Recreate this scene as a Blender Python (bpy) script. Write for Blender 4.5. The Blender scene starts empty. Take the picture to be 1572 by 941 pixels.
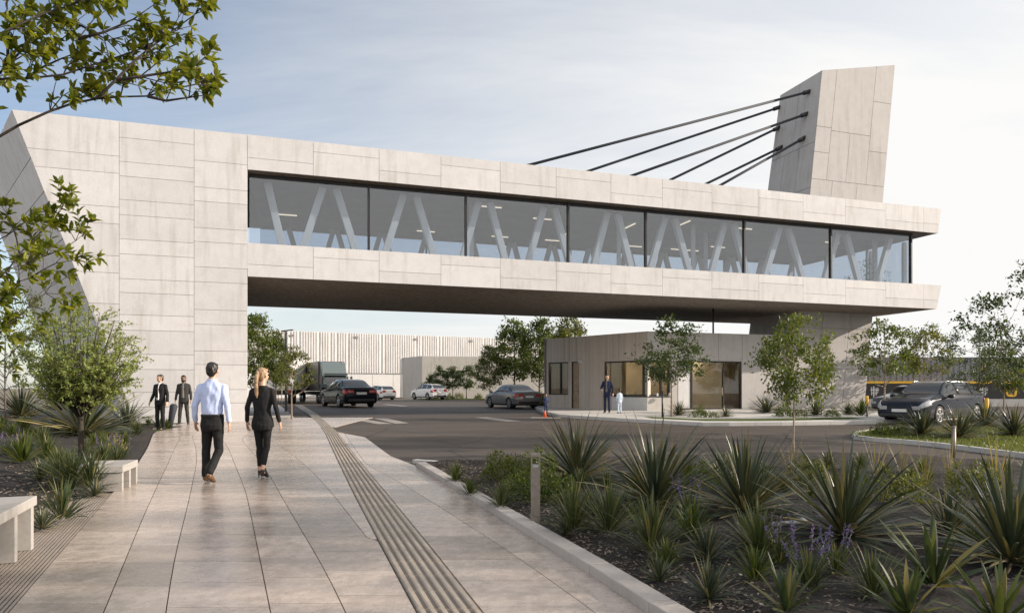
import bpy, bmesh, math, random
from mathutils import Vector, Matrix, noise, Euler
SC = bpy.context.scene
COL = SC.collection
R = math.radians
FPX, U0, VH, CAMH = 1041.0, 786.0, 596.0, 1.45

def sstep(a, b, t):
    t = max(0.0, min(1.0, (t - a) / (b - a)))
    return t * t * (3 - 2 * t)
def gz(y):                       # the site rises very gently away from the camera
    return 0.15 * sstep(12.0, 32.0, y)
def P(u, v, Y):                  # a pixel at a known distance
    return Vector(((u - U0) / FPX * Y, Y, CAMH - (v - VH) / FPX * Y))
def G(u, v, dz=0.0):             # a pixel on the ground
    Y = 10.0
    for _ in range(60):
        Y = 0.5 * Y + 0.5 * (CAMH - gz(Y) - dz) * FPX / max(v - VH, 0.5)
    return Vector(((u - U0) / FPX * Y, Y, gz(Y) + dz))

# ---------------------------------------------------------------- objects
def tag(o, label=None, cat=None, group=None, kind=None):
    if label: o['label'] = label
    if cat: o['category'] = cat
    if group: o['group'] = group
    if kind: o['kind'] = kind
    return o
def empty(name, loc=(0, 0, 0), rz=0.0, sc=1.0):
    o = bpy.data.objects.new(name, None)
    o.empty_display_size = 0.2
    o.location = loc
    o.rotation_euler = (0, 0, rz)
    o.scale = (sc, sc, sc)
    COL.objects.link(o)
    return o
def kids(o):
    return [c for c in COL.objects if c.parent == o]
def copy_tree(o, parent=None):
    c = o.copy()
    COL.objects.link(c)
    c.parent = parent
    for ch in list(o.children):
        copy_tree(ch, c)
    return c

class MB:
    def __init__(s):
        s.v, s.f, s.m, s.sm = [], [], [], []
    def add(s, vs, fs, m=0, smooth=False):
        b = len(s.v)
        s.v.extend([tuple(p) for p in vs])
        for f in fs:
            s.f.append([i + b for i in f]); s.m.append(m); s.sm.append(smooth)
    def hexa(s, p, m=0):         # 0-3 bottom ring, 4-7 top ring
        s.add(p, [(0, 3, 2, 1), (4, 5, 6, 7), (0, 1, 5, 4), (1, 2, 6, 5), (2, 3, 7, 6), (3, 0, 4, 7)], m)
    def box(s, x0, x1, y0, y1, z0, z1, m=0):
        s.hexa([(x0, y0, z0), (x1, y0, z0), (x1, y1, z0), (x0, y1, z0), (x0, y0, z1), (x1, y0, z1), (x1, y1, z1), (x0, y1, z1)], m)
    def beam(s, a, b, w, h, up=(0, 0, 1), m=0):   # a bar from a to b
        a, b = Vector(a), Vector(b)
        d = (b - a).normalized(); up = Vector(up)
        if abs(d.dot(up)) > 0.98: up = Vector((0, 1, 0))
        x = d.cross(up).normalized() * (w / 2); z = x.cross(d).normalized() * (h / 2)
        s.hexa([a - x - z, a + x - z, b + x - z, b - x - z, a - x + z, a + x + z, b + x + z, b - x + z], m)
    def prism(s, poly, ext, m=0):
        n = len(poly); poly = [Vector(p) for p in poly]; e = Vector(ext)
        vs = poly + [p + e for p in poly]
        fs = [tuple(range(n - 1, -1, -1)), tuple(range(n, 2 * n))]
        for i in range(n):
            j = (i + 1) % n
            fs.append((i, j, n + j, n + i))
        s.add(vs, fs, m)
    def tube(s, pts, rad, n=6, m=0, smooth=True, cap=True):
        pts = [Vector(p) for p in pts]
        if not hasattr(rad, '__len__'): rad = [rad] * len(pts)
        vs, fs = [], []
        prev = None
        for i, p in enumerate(pts):
            d = (pts[min(i + 1, len(pts) - 1)] - pts[max(i - 1, 0)])
            d = d.normalized() if d.length > 1e-9 else Vector((0, 0, 1))
            if prev is None:
                x = d.cross(Vector((0, 0, 1)) if abs(d.z) < 0.9 else Vector((1, 0, 0))).normalized()
            else:
                x = (prev - d * prev.dot(d)).normalized()
            prev = x
            y = d.cross(x)
            for k in range(n):
                a = 2 * math.pi * k / n
                vs.append(p + (x * math.cos(a) + y * math.sin(a)) * rad[i])
        for i in range(len(pts) - 1):
            for k in range(n):
                a, b = i * n + k, i * n + (k + 1) % n
                fs.append((a, b, b + n, a + n))
        if cap:
            fs.append(tuple(range(n - 1, -1, -1))); fs.append(tuple(range((len(pts) - 1) * n, len(pts) * n)))
        s.add(vs, fs, m, smooth)
    def lathe(s, prof, c, axis='z', n=20, m=0, smooth=True):  # prof: (r, h)
        vs, fs = [], []
        for r, h in prof:
            for k in range(n):
                a = 2 * math.pi * k / n
                q = (r * math.cos(a), r * math.sin(a), h)
                if axis == 'y': q = (q[0], q[2], q[1])
                if axis == 'x': q = (q[2], q[0], q[1])
                vs.append((q[0] + c[0], q[1] + c[1], q[2] + c[2]))
        for i in range(len(prof) - 1):
            for k in range(n):
                a, b = i * n + k, i * n + (k + 1) % n
                fs.append((a, b, b + n, a + n))
        fs.append(tuple(range(n - 1, -1, -1))); fs.append(tuple(range((len(prof) - 1) * n, len(prof) * n)))
        s.add(vs, fs, m, smooth)
    def ell(s, c, r, n=16, rings=10, m=0, rot=None):
        vs, fs = [], []
        rot = rot or Matrix.Identity(3)
        c = Vector(c)
        vs.append(c + rot @ Vector((0, 0, -r[2])))
        for i in range(1, rings):
            a = -math.pi / 2 + math.pi * i / rings
            for k in range(n):
                b = 2 * math.pi * k / n
                vs.append(c + rot @ Vector((r[0] * math.cos(a) * math.cos(b), r[1] * math.cos(a) * math.sin(b), r[2] * math.sin(a))))
        vs.append(c + rot @ Vector((0, 0, r[2])))
        for k in range(n):
            fs.append((0, 1 + (k + 1) % n, 1 + k))
            fs.append((len(vs) - 1, 1 + (rings - 2) * n + k, 1 + (rings - 2) * n + (k + 1) % n))
        for i in range(rings - 2):
            for k in range(n):
                a, b = 1 + i * n + k, 1 + i * n + (k + 1) % n
                fs.append((a, b, b + n, a + n))
        s.add(vs, fs, m, True)
    def mesh(s, name, mats, off=None):
        me = bpy.data.meshes.new(name)
        vs = s.v if off is None else [(p[0] - off[0], p[1] - off[1], p[2] - off[2]) for p in s.v]
        me.from_pydata(vs, [], s.f)
        for m in (mats if isinstance(mats, (list, tuple)) else [mats]): me.materials.append(m)
        me.polygons.foreach_set('material_index', s.m)
        me.polygons.foreach_set('use_smooth', s.sm)
        me.update()
        return me
    def build(s, name, mats, parent=None, world=True, bevel=0.0, fix=False):
        off = tuple(parent.matrix_basis.translation) if (parent is not None and world and parent.type == 'EMPTY') else None
        if parent is not None and world and parent.type != 'EMPTY':
            off = parent.get('_off'); off = tuple(off) if off is not None else None
        me = s.mesh(name, mats, off)
        if fix:
            bm = bmesh.new(); bm.from_mesh(me); bmesh.ops.recalc_face_normals(bm, faces=bm.faces); bm.to_mesh(me); bm.free()
        o = bpy.data.objects.new(name, me)
        COL.objects.link(o)
        o.parent = parent
        if off is not None: o['_off'] = off
        if bevel:
            b = o.modifiers.new('Bevel', 'BEVEL'); b.width = bevel; b.segments = 2; b.limit_method = 'ANGLE'; b.angle_limit = R(40)
        return o

# ---------------------------------------------------------------- materials
def newmat(name):
    m = bpy.data.materials.new(name); m.use_nodes = True
    nt = m.node_tree; nt.nodes.clear()
    out = nt.nodes.new('ShaderNodeOutputMaterial')
    return m, nt, out
def N(nt, typ, ins=None, **kw):
    n = nt.nodes.new(typ)
    for k, v in kw.items(): setattr(n, k, v)
    for k, v in (ins or {}).items():
        if isinstance(v, bpy.types.NodeSocket): nt.links.new(v, n.inputs[k])
        else: n.inputs[k].default_value = v
    return n
def L(nt, a, b): nt.links.new(a, b)
def c4(c): return (c[0], c[1], c[2], 1.0)
def ramp(nt, fac, stops, interp='LINEAR'):
    r = N(nt, 'ShaderNodeValToRGB', {0: fac})
    r.color_ramp.interpolation = interp
    e = r.color_ramp.elements
    while len(e) < len(stops): e.new(0.5)
    for i, (p, c) in enumerate(stops):
        e[i].position = p; e[i].color = c4(c) if len(c) == 3 else c
    return r.outputs[0]
def mixc(nt, fac, a, b, bt='MIX'):
    n = nt.nodes.new('ShaderNodeMix'); n.data_type = 'RGBA'; n.blend_type = bt
    for sock, v in ((0, fac), (6, a), (7, b)):
        if isinstance(v, bpy.types.NodeSocket): nt.links.new(v, n.inputs[sock])
        else: n.inputs[sock].default_value = v if sock == 0 else c4(v)
    return n.outputs[2]
def coords(nt, scale=(1, 1, 1), kind='Object'):
    t = N(nt, 'ShaderNodeTexCoord')
    mp = N(nt, 'ShaderNodeMapping', {0: t.outputs[kind], 3: scale})
    return mp.outputs[0]
def nz(nt, co, scale, detail=4, rough=0.55):
    return N(nt, 'ShaderNodeTexNoise', {'Vector': co, 'Scale': scale, 'Detail': detail, 'Roughness': rough}).outputs[0]
def bump(nt, h, dist, strength=0.5):
    return N(nt, 'ShaderNodeBump', {'Height': h, 'Distance': dist, 'Strength': strength}).outputs[0]

def m_plain(name, col, rough=0.5, metal=0.0, coat=0.0, var=0.0, nscale=8.0, spec=0.5, bmp=0.0):
    m, nt, out = newmat(name)
    b = N(nt, 'ShaderNodeBsdfPrincipled', {'Base Color': c4(col), 'Roughness': rough, 'Metallic': metal, 'Specular IOR Level': spec})
    if coat: b.inputs['Coat Weight'].default_value = coat; b.inputs['Coat Roughness'].default_value = 0.04
    co = coords(nt)
    n = nz(nt, co, nscale, 4)
    if var:
        lo = [c * (1 - var) for c in col]; hi = [min(1, c * (1 + var)) for c in col]
        L(nt, ramp(nt, n, [(0.3, lo), (0.7, hi)]), b.inputs['Base Color'])
    if bmp: L(nt, bump(nt, n, bmp, 0.6), b.inputs['Normal'])
    L(nt, b.outputs[0], out.inputs[0])
    return m
def m_emit(name, col, s):
    m, nt, out = newmat(name)
    e = N(nt, 'ShaderNodeEmission', {0: c4(col), 1: s}); L(nt, e.outputs[0], out.inputs[0])
    return m
def m_concrete(name, col, island=0.05, rough=0.75, streak=0.12, mott=0.10, board=0.0, bm=0.004):
    m, nt, out = newmat(name)
    co = coords(nt)
    big = nz(nt, co, 0.35, 5, 0.6); mid = nz(nt, co, 2.2, 6, 0.65); fine = nz(nt, co, 26.0, 3, 0.6)
    st = nz(nt, coords(nt, (2.2, 2.2, 0.22)), 1.4, 5, 0.6)
    lo = [c * (1 - mott * 1.6) for c in col]; hi = [c * (1 + mott) for c in col]
    c = ramp(nt, mid, [(0.30, lo), (0.5, col), (0.72, hi)])
    c = mixc(nt, 0.55, c, ramp(nt, big, [(0.3, [x * 0.86 for x in col]), (0.7, [x * 1.07 for x in col])]))
    c = mixc(nt, ramp(nt, st, [(0.52, (0, 0, 0)), (0.78, (streak * 3,) * 3)]), c, [col[0] * 0.62, col[1] * 0.58, col[2] * 0.53])
    c = mixc(nt, 0.22, c, ramp(nt, fine, [(0.35, [x * 0.7 for x in col]), (0.65, [x * 1.15 for x in col])]))
    if board:
        wv = nz(nt, coords(nt, (7, 7, 0.08)), 1.0, 2, 0.5)
        c = mixc(nt, 1.0, c, ramp(nt, wv, [(0.35, (1 - board,) * 3), (0.65, (1, 1, 1))]), 'MULTIPLY')
    g = N(nt, 'ShaderNodeNewGeometry')
    c = mixc(nt, 1.0, c, ramp(nt, g.outputs['Random Per Island'], [(0, (1 - island,) * 3), (1, (1, 1, 1))]), 'MULTIPLY')
    b = N(nt, 'ShaderNodeBsdfPrincipled', {'Base Color': c, 'Roughness': rough, 'Specular IOR Level': 0.3})
    h = mixc(nt, 0.5, mid, fine)
    L(nt, bump(nt, h, bm, 0.5), b.inputs['Normal'])
    L(nt, b.outputs[0], out.inputs[0])
    return m
def m_leaf(name, cols, trans=0.35, rough=0.45, tcol=None, spec=0.4):
    m, nt, out = newmat(name)
    g = N(nt, 'ShaderNodeNewGeometry')
    oi = N(nt, 'ShaderNodeObjectInfo')
    st = [(i / (len(cols) - 1), c) for i, c in enumerate(cols)]
    c = ramp(nt, g.outputs['Random Per Island'], st)
    n = nz(nt, coords(nt), 1.3, 3)
    c = mixc(nt, 1.0, c, ramp(nt, n, [(0.3, (0.72, 0.75, 0.72)), (0.7, (1.15, 1.12, 1.0))]), 'MULTIPLY')
    c = mixc(nt, 1.0, c, ramp(nt, oi.outputs['Random'], [(0, (0.85, 0.88, 0.9)), (1, (1.1, 1.08, 1.0))]), 'MULTIPLY')
    b = N(nt, 'ShaderNodeBsdfPrincipled', {'Base Color': c, 'Roughness': rough, 'Specular IOR Level': spec})
    t = N(nt, 'ShaderNodeBsdfTranslucent', {0: mixc(nt, 1.0, c, tcol or (1.6, 1.5, 0.7), 'MULTIPLY')})
    mx = N(nt, 'ShaderNodeMixShader', {0: trans, 1: b.outputs[0], 2: t.outputs[0]})
    L(nt, mx.outputs[0], out.inputs[0])
    return m
def m_glass(name, tint, refl=0.10, rough=0.0, ior=1.5, gtint=(1, 1, 1)):
    m, nt, out = newmat(name)
    t = N(nt, 'ShaderNodeBsdfTransparent', {0: c4(tint)})
    g = N(nt, 'ShaderNodeBsdfGlossy', {0: c4(gtint), 'Roughness': rough})
    lw = N(nt, 'ShaderNodeLayerWeight', {0: 0.5})
    pw_ = N(nt, 'ShaderNodeMath', {0: lw.outputs['Facing'], 1: 5.0}, operation='POWER')
    a = N(nt, 'ShaderNodeMath', {0: pw_.outputs[0], 1: 0.8}, operation='MULTIPLY')
    a = N(nt, 'ShaderNodeMath', {0: a.outputs[0], 1: refl}, operation='ADD', use_clamp=True)
    mx = N(nt, 'ShaderNodeMixShader', {0: a.outputs[0], 1: t.outputs[0], 2: g.outputs[0]})
    L(nt, mx.outputs[0], out.inputs[0])
    return m

M = {}
M['conc'] = m_concrete('light_concrete', (0.60, 0.592, 0.592), 0.10, streak=0.24, mott=0.13)
M['conc_joint'] = m_plain('joint_shadow_gap', (0.20, 0.19, 0.18), 0.9)
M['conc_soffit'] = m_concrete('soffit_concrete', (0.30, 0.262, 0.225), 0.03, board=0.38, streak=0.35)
M['conc_pylon'] = m_concrete('pylon_concrete', (0.42, 0.405, 0.395), 0.05, streak=0.22, mott=0.12)
M['conc_house'] = m_concrete('board_marked_concrete', (0.60, 0.53, 0.465), 0.05, board=0.16, streak=0.2)
M['conc_wall'] = m_concrete('plain_wall_concrete', (0.46, 0.44, 0.41), 0.04, streak=0.3, mott=0.12)
M['conc_bench'] = m_concrete('bench_concrete', (0.36, 0.345, 0.325), 0.03, mott=0.22, streak=0.35)
M['kerb'] = m_concrete('kerb_stone', (0.46, 0.42, 0.385), 0.12, mott=0.14)
M['kerb_grey'] = m_concrete('kerb_concrete', (0.50, 0.49, 0.47), 0.08)
M['metal_clad'] = m_concrete('pale_corrugated_cladding', (0.66, 0.65, 0.64), 0.0, 0.5, streak=0.3)
M['grey_clad'] = m_concrete('grey_corrugated_cladding', (0.21, 0.22, 0.24), 0.0, 0.5, streak=0.2)
M['pale_panel'] = m_concrete('pale_grey_panel', (0.60, 0.60, 0.60), 0.03, 0.5)
M['black'] = m_plain('black_frame_metal', (0.012, 0.012, 0.013), 0.4)
M['cable'] = m_plain('dark_steel_cable', (0.02, 0.025, 0.034), 0.75, 0.0)
M['steel'] = m_plain('brushed_steel', (0.24, 0.215, 0.19), 0.55, 0.8, var=0.15, nscale=30)
M['postgrey'] = m_plain('grey_painted_post', (0.22, 0.21, 0.2), 0.5, 0.3)
M['brace'] = m_concrete('white_truss_steel', (0.74, 0.71, 0.68), 0.02, 0.5, streak=0.1, mott=0.05)
M['ceil'] = m_plain('interior_ceiling', (0.20, 0.205, 0.215), 0.8, var=0.15, nscale=0.7)
M['floor_in'] = m_plain('interior_floor', (0.32, 0.31, 0.30), 0.5)
M['lamp'] = m_emit('lamp_strip_glow', (1.0, 0.80, 0.55), 0.9)
M['lamp_house'] = m_emit('room_lamp_glow', (1.0, 0.82, 0.58), 24.0)
M['glass_bridge'] = m_glass('bridge_glass', (0.77, 0.82, 0.87), 0.085)
M['glass_back'] = m_glass('rear_glass', (0.72, 0.76, 0.80), 0.03)
M['glass_house'] = m_glass('house_glass', (0.82, 0.84, 0.82), 0.04)
M['tan_wall'] = m_plain('tan_interior_wall', (0.52, 0.42, 0.30), 0.7, var=0.1, nscale=2)
M['wood'] = m_plain('tan_timber', (0.34, 0.24, 0.15), 0.5, var=0.25, nscale=6)
M['dark_art'] = m_plain('dark_picture', (0.16, 0.13, 0.10), 0.6, var=0.6, nscale=7)
M['bark'] = m_plain('brown_bark', (0.10, 0.075, 0.055), 0.9, var=0.4, nscale=25, bmp=0.01)
M['bark_dark'] = m_plain('dark_bark', (0.035, 0.028, 0.02), 0.9, var=0.4, nscale=30, bmp=0.01)
M['bark_pale'] = m_plain('pale_bark', (0.27, 0.22, 0.17), 0.85, var=0.3, nscale=20, bmp=0.006)
M['leaf_near'] = m_leaf('broad_leaf', [(0.06, 0.09, 0.012), (0.12, 0.15, 0.02), (0.21, 0.22, 0.03), (0.085, 0.115, 0.014)], 0.5, 0.38)
M['leaf_bush'] = m_leaf('lime_leaf', [(0.17, 0.22, 0.065), (0.25, 0.30, 0.10), (0.34, 0.38, 0.15), (0.20, 0.25, 0.075)], 0.4, 0.5)
M['leaf_mid'] = m_leaf('mid_green_leaf', [(0.045, 0.075, 0.018), (0.08, 0.115, 0.024), (0.13, 0.155, 0.03), (0.06, 0.09, 0.02)], 0.35, 0.5)
M['leaf_dark'] = m_leaf('dark_green_leaf', [(0.03, 0.055, 0.02), (0.05, 0.08, 0.028), (0.085, 0.11, 0.035)], 0.28, 0.5)
M['leaf_olive'] = m_leaf('olive_leaf', [(0.06, 0.085, 0.024), (0.10, 0.12, 0.032), (0.16, 0.165, 0.045)], 0.35, 0.5)
M['yucca'] = m_leaf('sword_leaf', [(0.035, 0.055, 0.043), (0.055, 0.078, 0.056), (0.075, 0.095, 0.06), (0.045, 0.068, 0.05), (0.13, 0.13, 0.07), (0.30, 0.25, 0.135), (0.09, 0.105, 0.06)], 0.16, 0.33, (1.6, 1.4, 0.7), 0.5)  # tan stops: older blades, plus sunlit highlights painted into the leaf colour
M['tuft'] = m_leaf('tuft_leaf', [(0.04, 0.062, 0.032), (0.06, 0.085, 0.038), (0.09, 0.108, 0.045), (0.22, 0.19, 0.095)], 0.3, 0.45)
M['tuft_lime'] = m_leaf('bright_tuft_leaf', [(0.05, 0.08, 0.024), (0.085, 0.115, 0.032), (0.17, 0.17, 0.055)], 0.4, 0.45)
M['dry'] = m_leaf('dry_grass', [(0.25, 0.20, 0.10), (0.33, 0.27, 0.14), (0.2, 0.16, 0.08)], 0.3, 0.6)
M['purple'] = m_leaf('purple_petal', [(0.13, 0.09, 0.25), (0.20, 0.15, 0.34), (0.17, 0.14, 0.30)], 0.3, 0.6, (1, 1, 1.2))
M['yellow_fl'] = m_leaf('yellow_petal', [(0.30, 0.25, 0.05), (0.36, 0.33, 0.09)], 0.3, 0.6, (1, 1, 1))
M['rubber'] = m_plain('black_rubber', (0.015, 0.015, 0.015), 0.8)
M['rim'] = m_plain('alloy_rim', (0.38, 0.38, 0.39), 0.35, 0.8)
M['carglass'] = m_plain('dark_car_glass', (0.016, 0.02, 0.023), 0.04, spec=1.0)
M['chrome'] = m_plain('chrome', (0.6, 0.6, 0.6), 0.15, 1.0)
M['plate'] = m_plain('number_plate', (0.7, 0.7, 0.68), 0.5)
M['red_lamp'] = m_plain('red_lamp_lens', (0.45, 0.02, 0.015), 0.2, coat=0.6)
M['clear_lamp'] = m_plain('clear_lamp_lens', (0.36, 0.37, 0.38), 0.12, coat=0.8)
M['black_plastic'] = m_plain('black_plastic', (0.02, 0.02, 0.021), 0.55)
M['yellow'] = m_plain('amber_yellow', (0.72, 0.42, 0.03), 0.55, var=0.1)
M['orange'] = m_plain('orange_plastic', (0.70, 0.12, 0.03), 0.5)
M['white_paint'] = m_plain('worn_white_paint', (0.27, 0.255, 0.24), 0.7, var=0.4, nscale=9)
# ---------------------------------------------------------------- camera, sun, sky
cam_d = bpy.data.cameras.new('camera'); cam = bpy.data.objects.new('camera', cam_d); COL.objects.link(cam)
cam.location = (0, 0, CAMH); cam.rotation_euler = (R(90), 0, 0)
cam_d.sensor_width = 36.0; cam_d.lens = 36.0 * FPX / 1572.0
cam_d.shift_y = (VH - 470.5) / 1572.0
cam_d.clip_start = 0.05; cam_d.clip_end = 3000
SC.camera = cam

SUN_EL, SUN_AZ = R(19.5), R(90.0)      # azimuth clockwise from +Y (the view direction)
sd = Vector((math.sin(SUN_AZ) * math.cos(SUN_EL), math.cos(SUN_AZ) * math.cos(SUN_EL), math.sin(SUN_EL)))
sl = bpy.data.lights.new('sun', 'SUN'); so = bpy.data.objects.new('sun', sl); COL.objects.link(so)
sl.energy = 5.0; sl.angle = R(0.6); sl.color = (1.0, 0.865, 0.73)
so.rotation_euler = (-sd).to_track_quat('-Z', 'Y').to_euler(); so.location = sd * 60

W = bpy.data.worlds.new('World'); SC.world = W; W.use_nodes = True
nt = W.node_tree; nt.nodes.clear()
wo = nt.nodes.new('ShaderNodeOutputWorld')
sky = N(nt, 'ShaderNodeTexSky'); sky.sky_type = 'NISHITA'; sky.sun_disc = False
sky.sun_elevation = SUN_EL; sky.sun_rotation = SUN_AZ
sky.air_density = 1.0; sky.dust_density = 1.0; sky.ozone_density = 2.0; sky.altitude = 100
tc = N(nt, 'ShaderNodeTexCoord')
sep = N(nt, 'ShaderNodeSeparateXYZ', {0: tc.outputs['Generated']})
zz = N(nt, 'ShaderNodeMath', {0: sep.outputs[2], 1: 0.16}, operation='ADD')
zz = N(nt, 'ShaderNodeMath', {0: zz.outputs[0], 1: 0.05}, operation='MAXIMUM')
px = N(nt, 'ShaderNodeMath', {0: sep.outputs[0], 1: zz.outputs[0]}, operation='DIVIDE')
py = N(nt, 'ShaderNodeMath', {0: sep.outputs[1], 1: zz.outputs[0]}, operation='DIVIDE')
cv = N(nt, 'ShaderNodeCombineXYZ', {0: px.outputs[0], 1: py.outputs[0], 2: 0.3})
cmap = N(nt, 'ShaderNodeMapping', {0: cv.outputs[0], 2: (0, 0, R(25)), 3: (0.55, 1.5, 1)})
cn = N(nt, 'ShaderNodeTexNoise', {'Vector': cmap.outputs[0], 'Scale': 1.15, 'Detail': 9, 'Roughness': 0.62, 'Distortion': 0.4})
cf = ramp(nt, cn.outputs[0], [(0.40, (0.0, 0.0, 0.0)), (0.74, (1, 1, 1))])
# thin veil of high cloud, thicker in the sunny half of the sky
veil = N(nt, 'ShaderNodeMapRange', {0: sep.outputs[0], 1: -0.68, 2: 0.64, 3: 0.05, 4: 0.95})
low = N(nt, 'ShaderNodeMapRange', {0: sep.outputs[2], 1: 0.0, 2: 0.6, 3: 0.25, 4: -0.16})
va = N(nt, 'ShaderNodeMath', {0: veil.outputs[0], 1: low.outputs[0]}, operation='ADD', use_clamp=True)
vb = N(nt, 'ShaderNodeMath', {0: cf, 1: 0.30}, operation='MULTIPLY')
vc = N(nt, 'ShaderNodeMath', {0: va.outputs[0], 1: vb.outputs[0]}, operation='ADD', use_clamp=True)
WCLOUD = (5.7, 5.66, 5.58)
skyc = mixc(nt, vc.outputs[0], sky.outputs[0], WCLOUD)
# unseen bright cloud added behind the viewer as fill light for shaded faces
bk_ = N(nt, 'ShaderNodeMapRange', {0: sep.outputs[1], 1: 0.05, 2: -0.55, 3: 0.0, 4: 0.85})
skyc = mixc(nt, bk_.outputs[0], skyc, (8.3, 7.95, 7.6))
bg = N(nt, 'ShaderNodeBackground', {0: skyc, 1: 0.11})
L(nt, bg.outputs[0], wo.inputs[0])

SC.view_settings.view_transform = 'Standard'; SC.view_settings.look = 'None'
SC.view_settings.exposure = 0.64; SC.view_settings.gamma = 1.0; SC.view_settings.use_curve_mapping = False
SC.render.engine = 'CYCLES'
SC.cycles.use_denoising = True
try: SC.cycles.denoiser = 'OPENIMAGEDENOISE'
except Exception: pass
SC.cycles.max_bounces = 8; SC.cycles.diffuse_bounces = 3; SC.cycles.glossy_bounces = 3
SC.cycles.transparent_max_bounces = 12; SC.cycles.transmission_bounces = 4
SC.cycles.caustics_reflective = False; SC.cycles.caustics_refractive = False
SC.cycles.sample_clamp_indirect = 6.0
# ---------------------------------------------------------------- ground sheets
def sheet(name, poly, dz, mat, cuts=True, extra=None):
    bm = bmesh.new()
    vs = [bm.verts.new((p[0], p[1], 0)) for p in poly]
    bm.faces.new(vs)
    ys = [11.9 + 1.0 * i for i in range(22)]
    for y in ys:
        bmesh.ops.bisect_plane(bm, geom=bm.verts[:] + bm.edges[:] + bm.faces[:], plane_co=(0, y, 0), plane_no=(0, 1, 0))
    bmesh.ops.triangulate(bm, faces=bm.faces)
    bmesh.ops.recalc_face_normals(bm, faces=bm.faces)
    if sum(f.normal.z for f in bm.faces) < 0: bmesh.ops.reverse_faces(bm, faces=bm.faces)
    for v in bm.verts: v.co.z = gz(v.co.y) + dz
    me = bpy.data.meshes.new(name); bm.to_mesh(me); bm.free()
    me.materials.append(mat)
    o = bpy.data.objects.new(name, me); COL.objects.link(o)
    tag(o, kind='structure')
    return o
def pline(pts, dz=0.0): return [G(u, v, dz) for u, v in pts]

def m_ground(name, cols, s=0.8, rough=0.95, bm=0.03):
    m, nt, out = newmat(name)
    co = coords(nt)
    a = nz(nt, co, s, 6, 0.65); b_ = nz(nt, co, s * 22, 5, 0.7)
    c = ramp(nt, a, [(0.3, cols[0]), (0.7, cols[1])])
    c = mixc(nt, 0.5, c, ramp(nt, b_, [(0.3, [x * 0.5 for x in cols[0]]), (0.7, [x * 1.3 for x in cols[1]])]))
    b = N(nt, 'ShaderNodeBsdfPrincipled', {'Base Color': c, 'Roughness': rough, 'Specular IOR Level': 0.2})
    L(nt, bump(nt, b_, bm, 0.8), b.inputs['Normal']); L(nt, b.outputs[0], out.inputs[0])
    return m
M['soil'] = m_ground('dark_mulch_soil', [(0.022, 0.020, 0.019), (0.05, 0.045, 0.042)], 1.2)
M['dirt'] = m_ground('dry_ground', [(0.16, 0.14, 0.115), (0.22, 0.19, 0.155)], 0.15)
M['turf'] = m_ground('short_turf', [(0.045, 0.07, 0.016), (0.08, 0.105, 0.025)], 1.0)
def m_asphalt():
    m, nt, out = newmat('worn_asphalt')
    co = coords(nt)
    a = nz(nt, co, 0.16, 5, 0.6); st = nz(nt, coords(nt, (0.35, 1.6, 1)), 0.7, 6, 0.65); f = nz(nt, co, 60, 3, 0.7)
    c = ramp(nt, a, [(0.3, (0.075, 0.061, 0.052)), (0.7, (0.125, 0.102, 0.088))])
    c = mixc(nt, 0.5, c, ramp(nt, st, [(0.35, (0.034, 0.031, 0.029)), (0.7, (0.105, 0.092, 0.082))]))
    c = mixc(nt, 0.3, c, ramp(nt, f, [(0.3, (0.035, 0.034, 0.033)), (0.7, (0.13, 0.12, 0.11))]))
    pt = N(nt, 'ShaderNodeTexVoronoi', {'Vector': coords(nt, (0.16, 0.42, 1)), 'Scale': 1.0, 'Randomness': 0.9})
    c = mixc(nt, 0.5, c, ramp(nt, N(nt, 'ShaderNodeSeparateColor', {0: pt.outputs['Color']}).outputs[0], [(0.0, (0.6, 0.58, 0.56)), (1.0, (1.3, 1.27, 1.24))]), 'MULTIPLY')
    ck = N(nt, 'ShaderNodeTexVoronoi', {'Vector': mixc(nt, 0.12, co, N(nt, 'ShaderNodeTexNoise', {'Vector': co, 'Scale': 1.1, 'Detail': 5}).outputs[1]), 'Scale': 0.28}, feature='DISTANCE_TO_EDGE')
    c = mixc(nt, ramp(nt, ck.outputs[0], [(0.0, (0.7,) * 3), (0.008, (0, 0, 0))]), c, (0.02, 0.018, 0.016))
    ol = nz(nt, co, 0.9, 3, 0.5)
    c = mixc(nt, ramp(nt, ol, [(0.66, (0, 0, 0)), (0.74, (0.5,) * 3)]), c, (0.025, 0.023, 0.022))
    r = ramp(nt, st, [(0.3, (0.5,) * 3), (0.7, (0.75,) * 3)])
    b = N(nt, 'ShaderNodeBsdfPrincipled', {'Base Color': c, 'Roughness': r, 'Specular IOR Level': 0.12})
    L(nt, bump(nt, f, 0.004, 0.5), b.inputs['Normal']); L(nt, b.outputs[0], out.inputs[0])
    return m
M['asphalt'] = m_asphalt()
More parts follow.
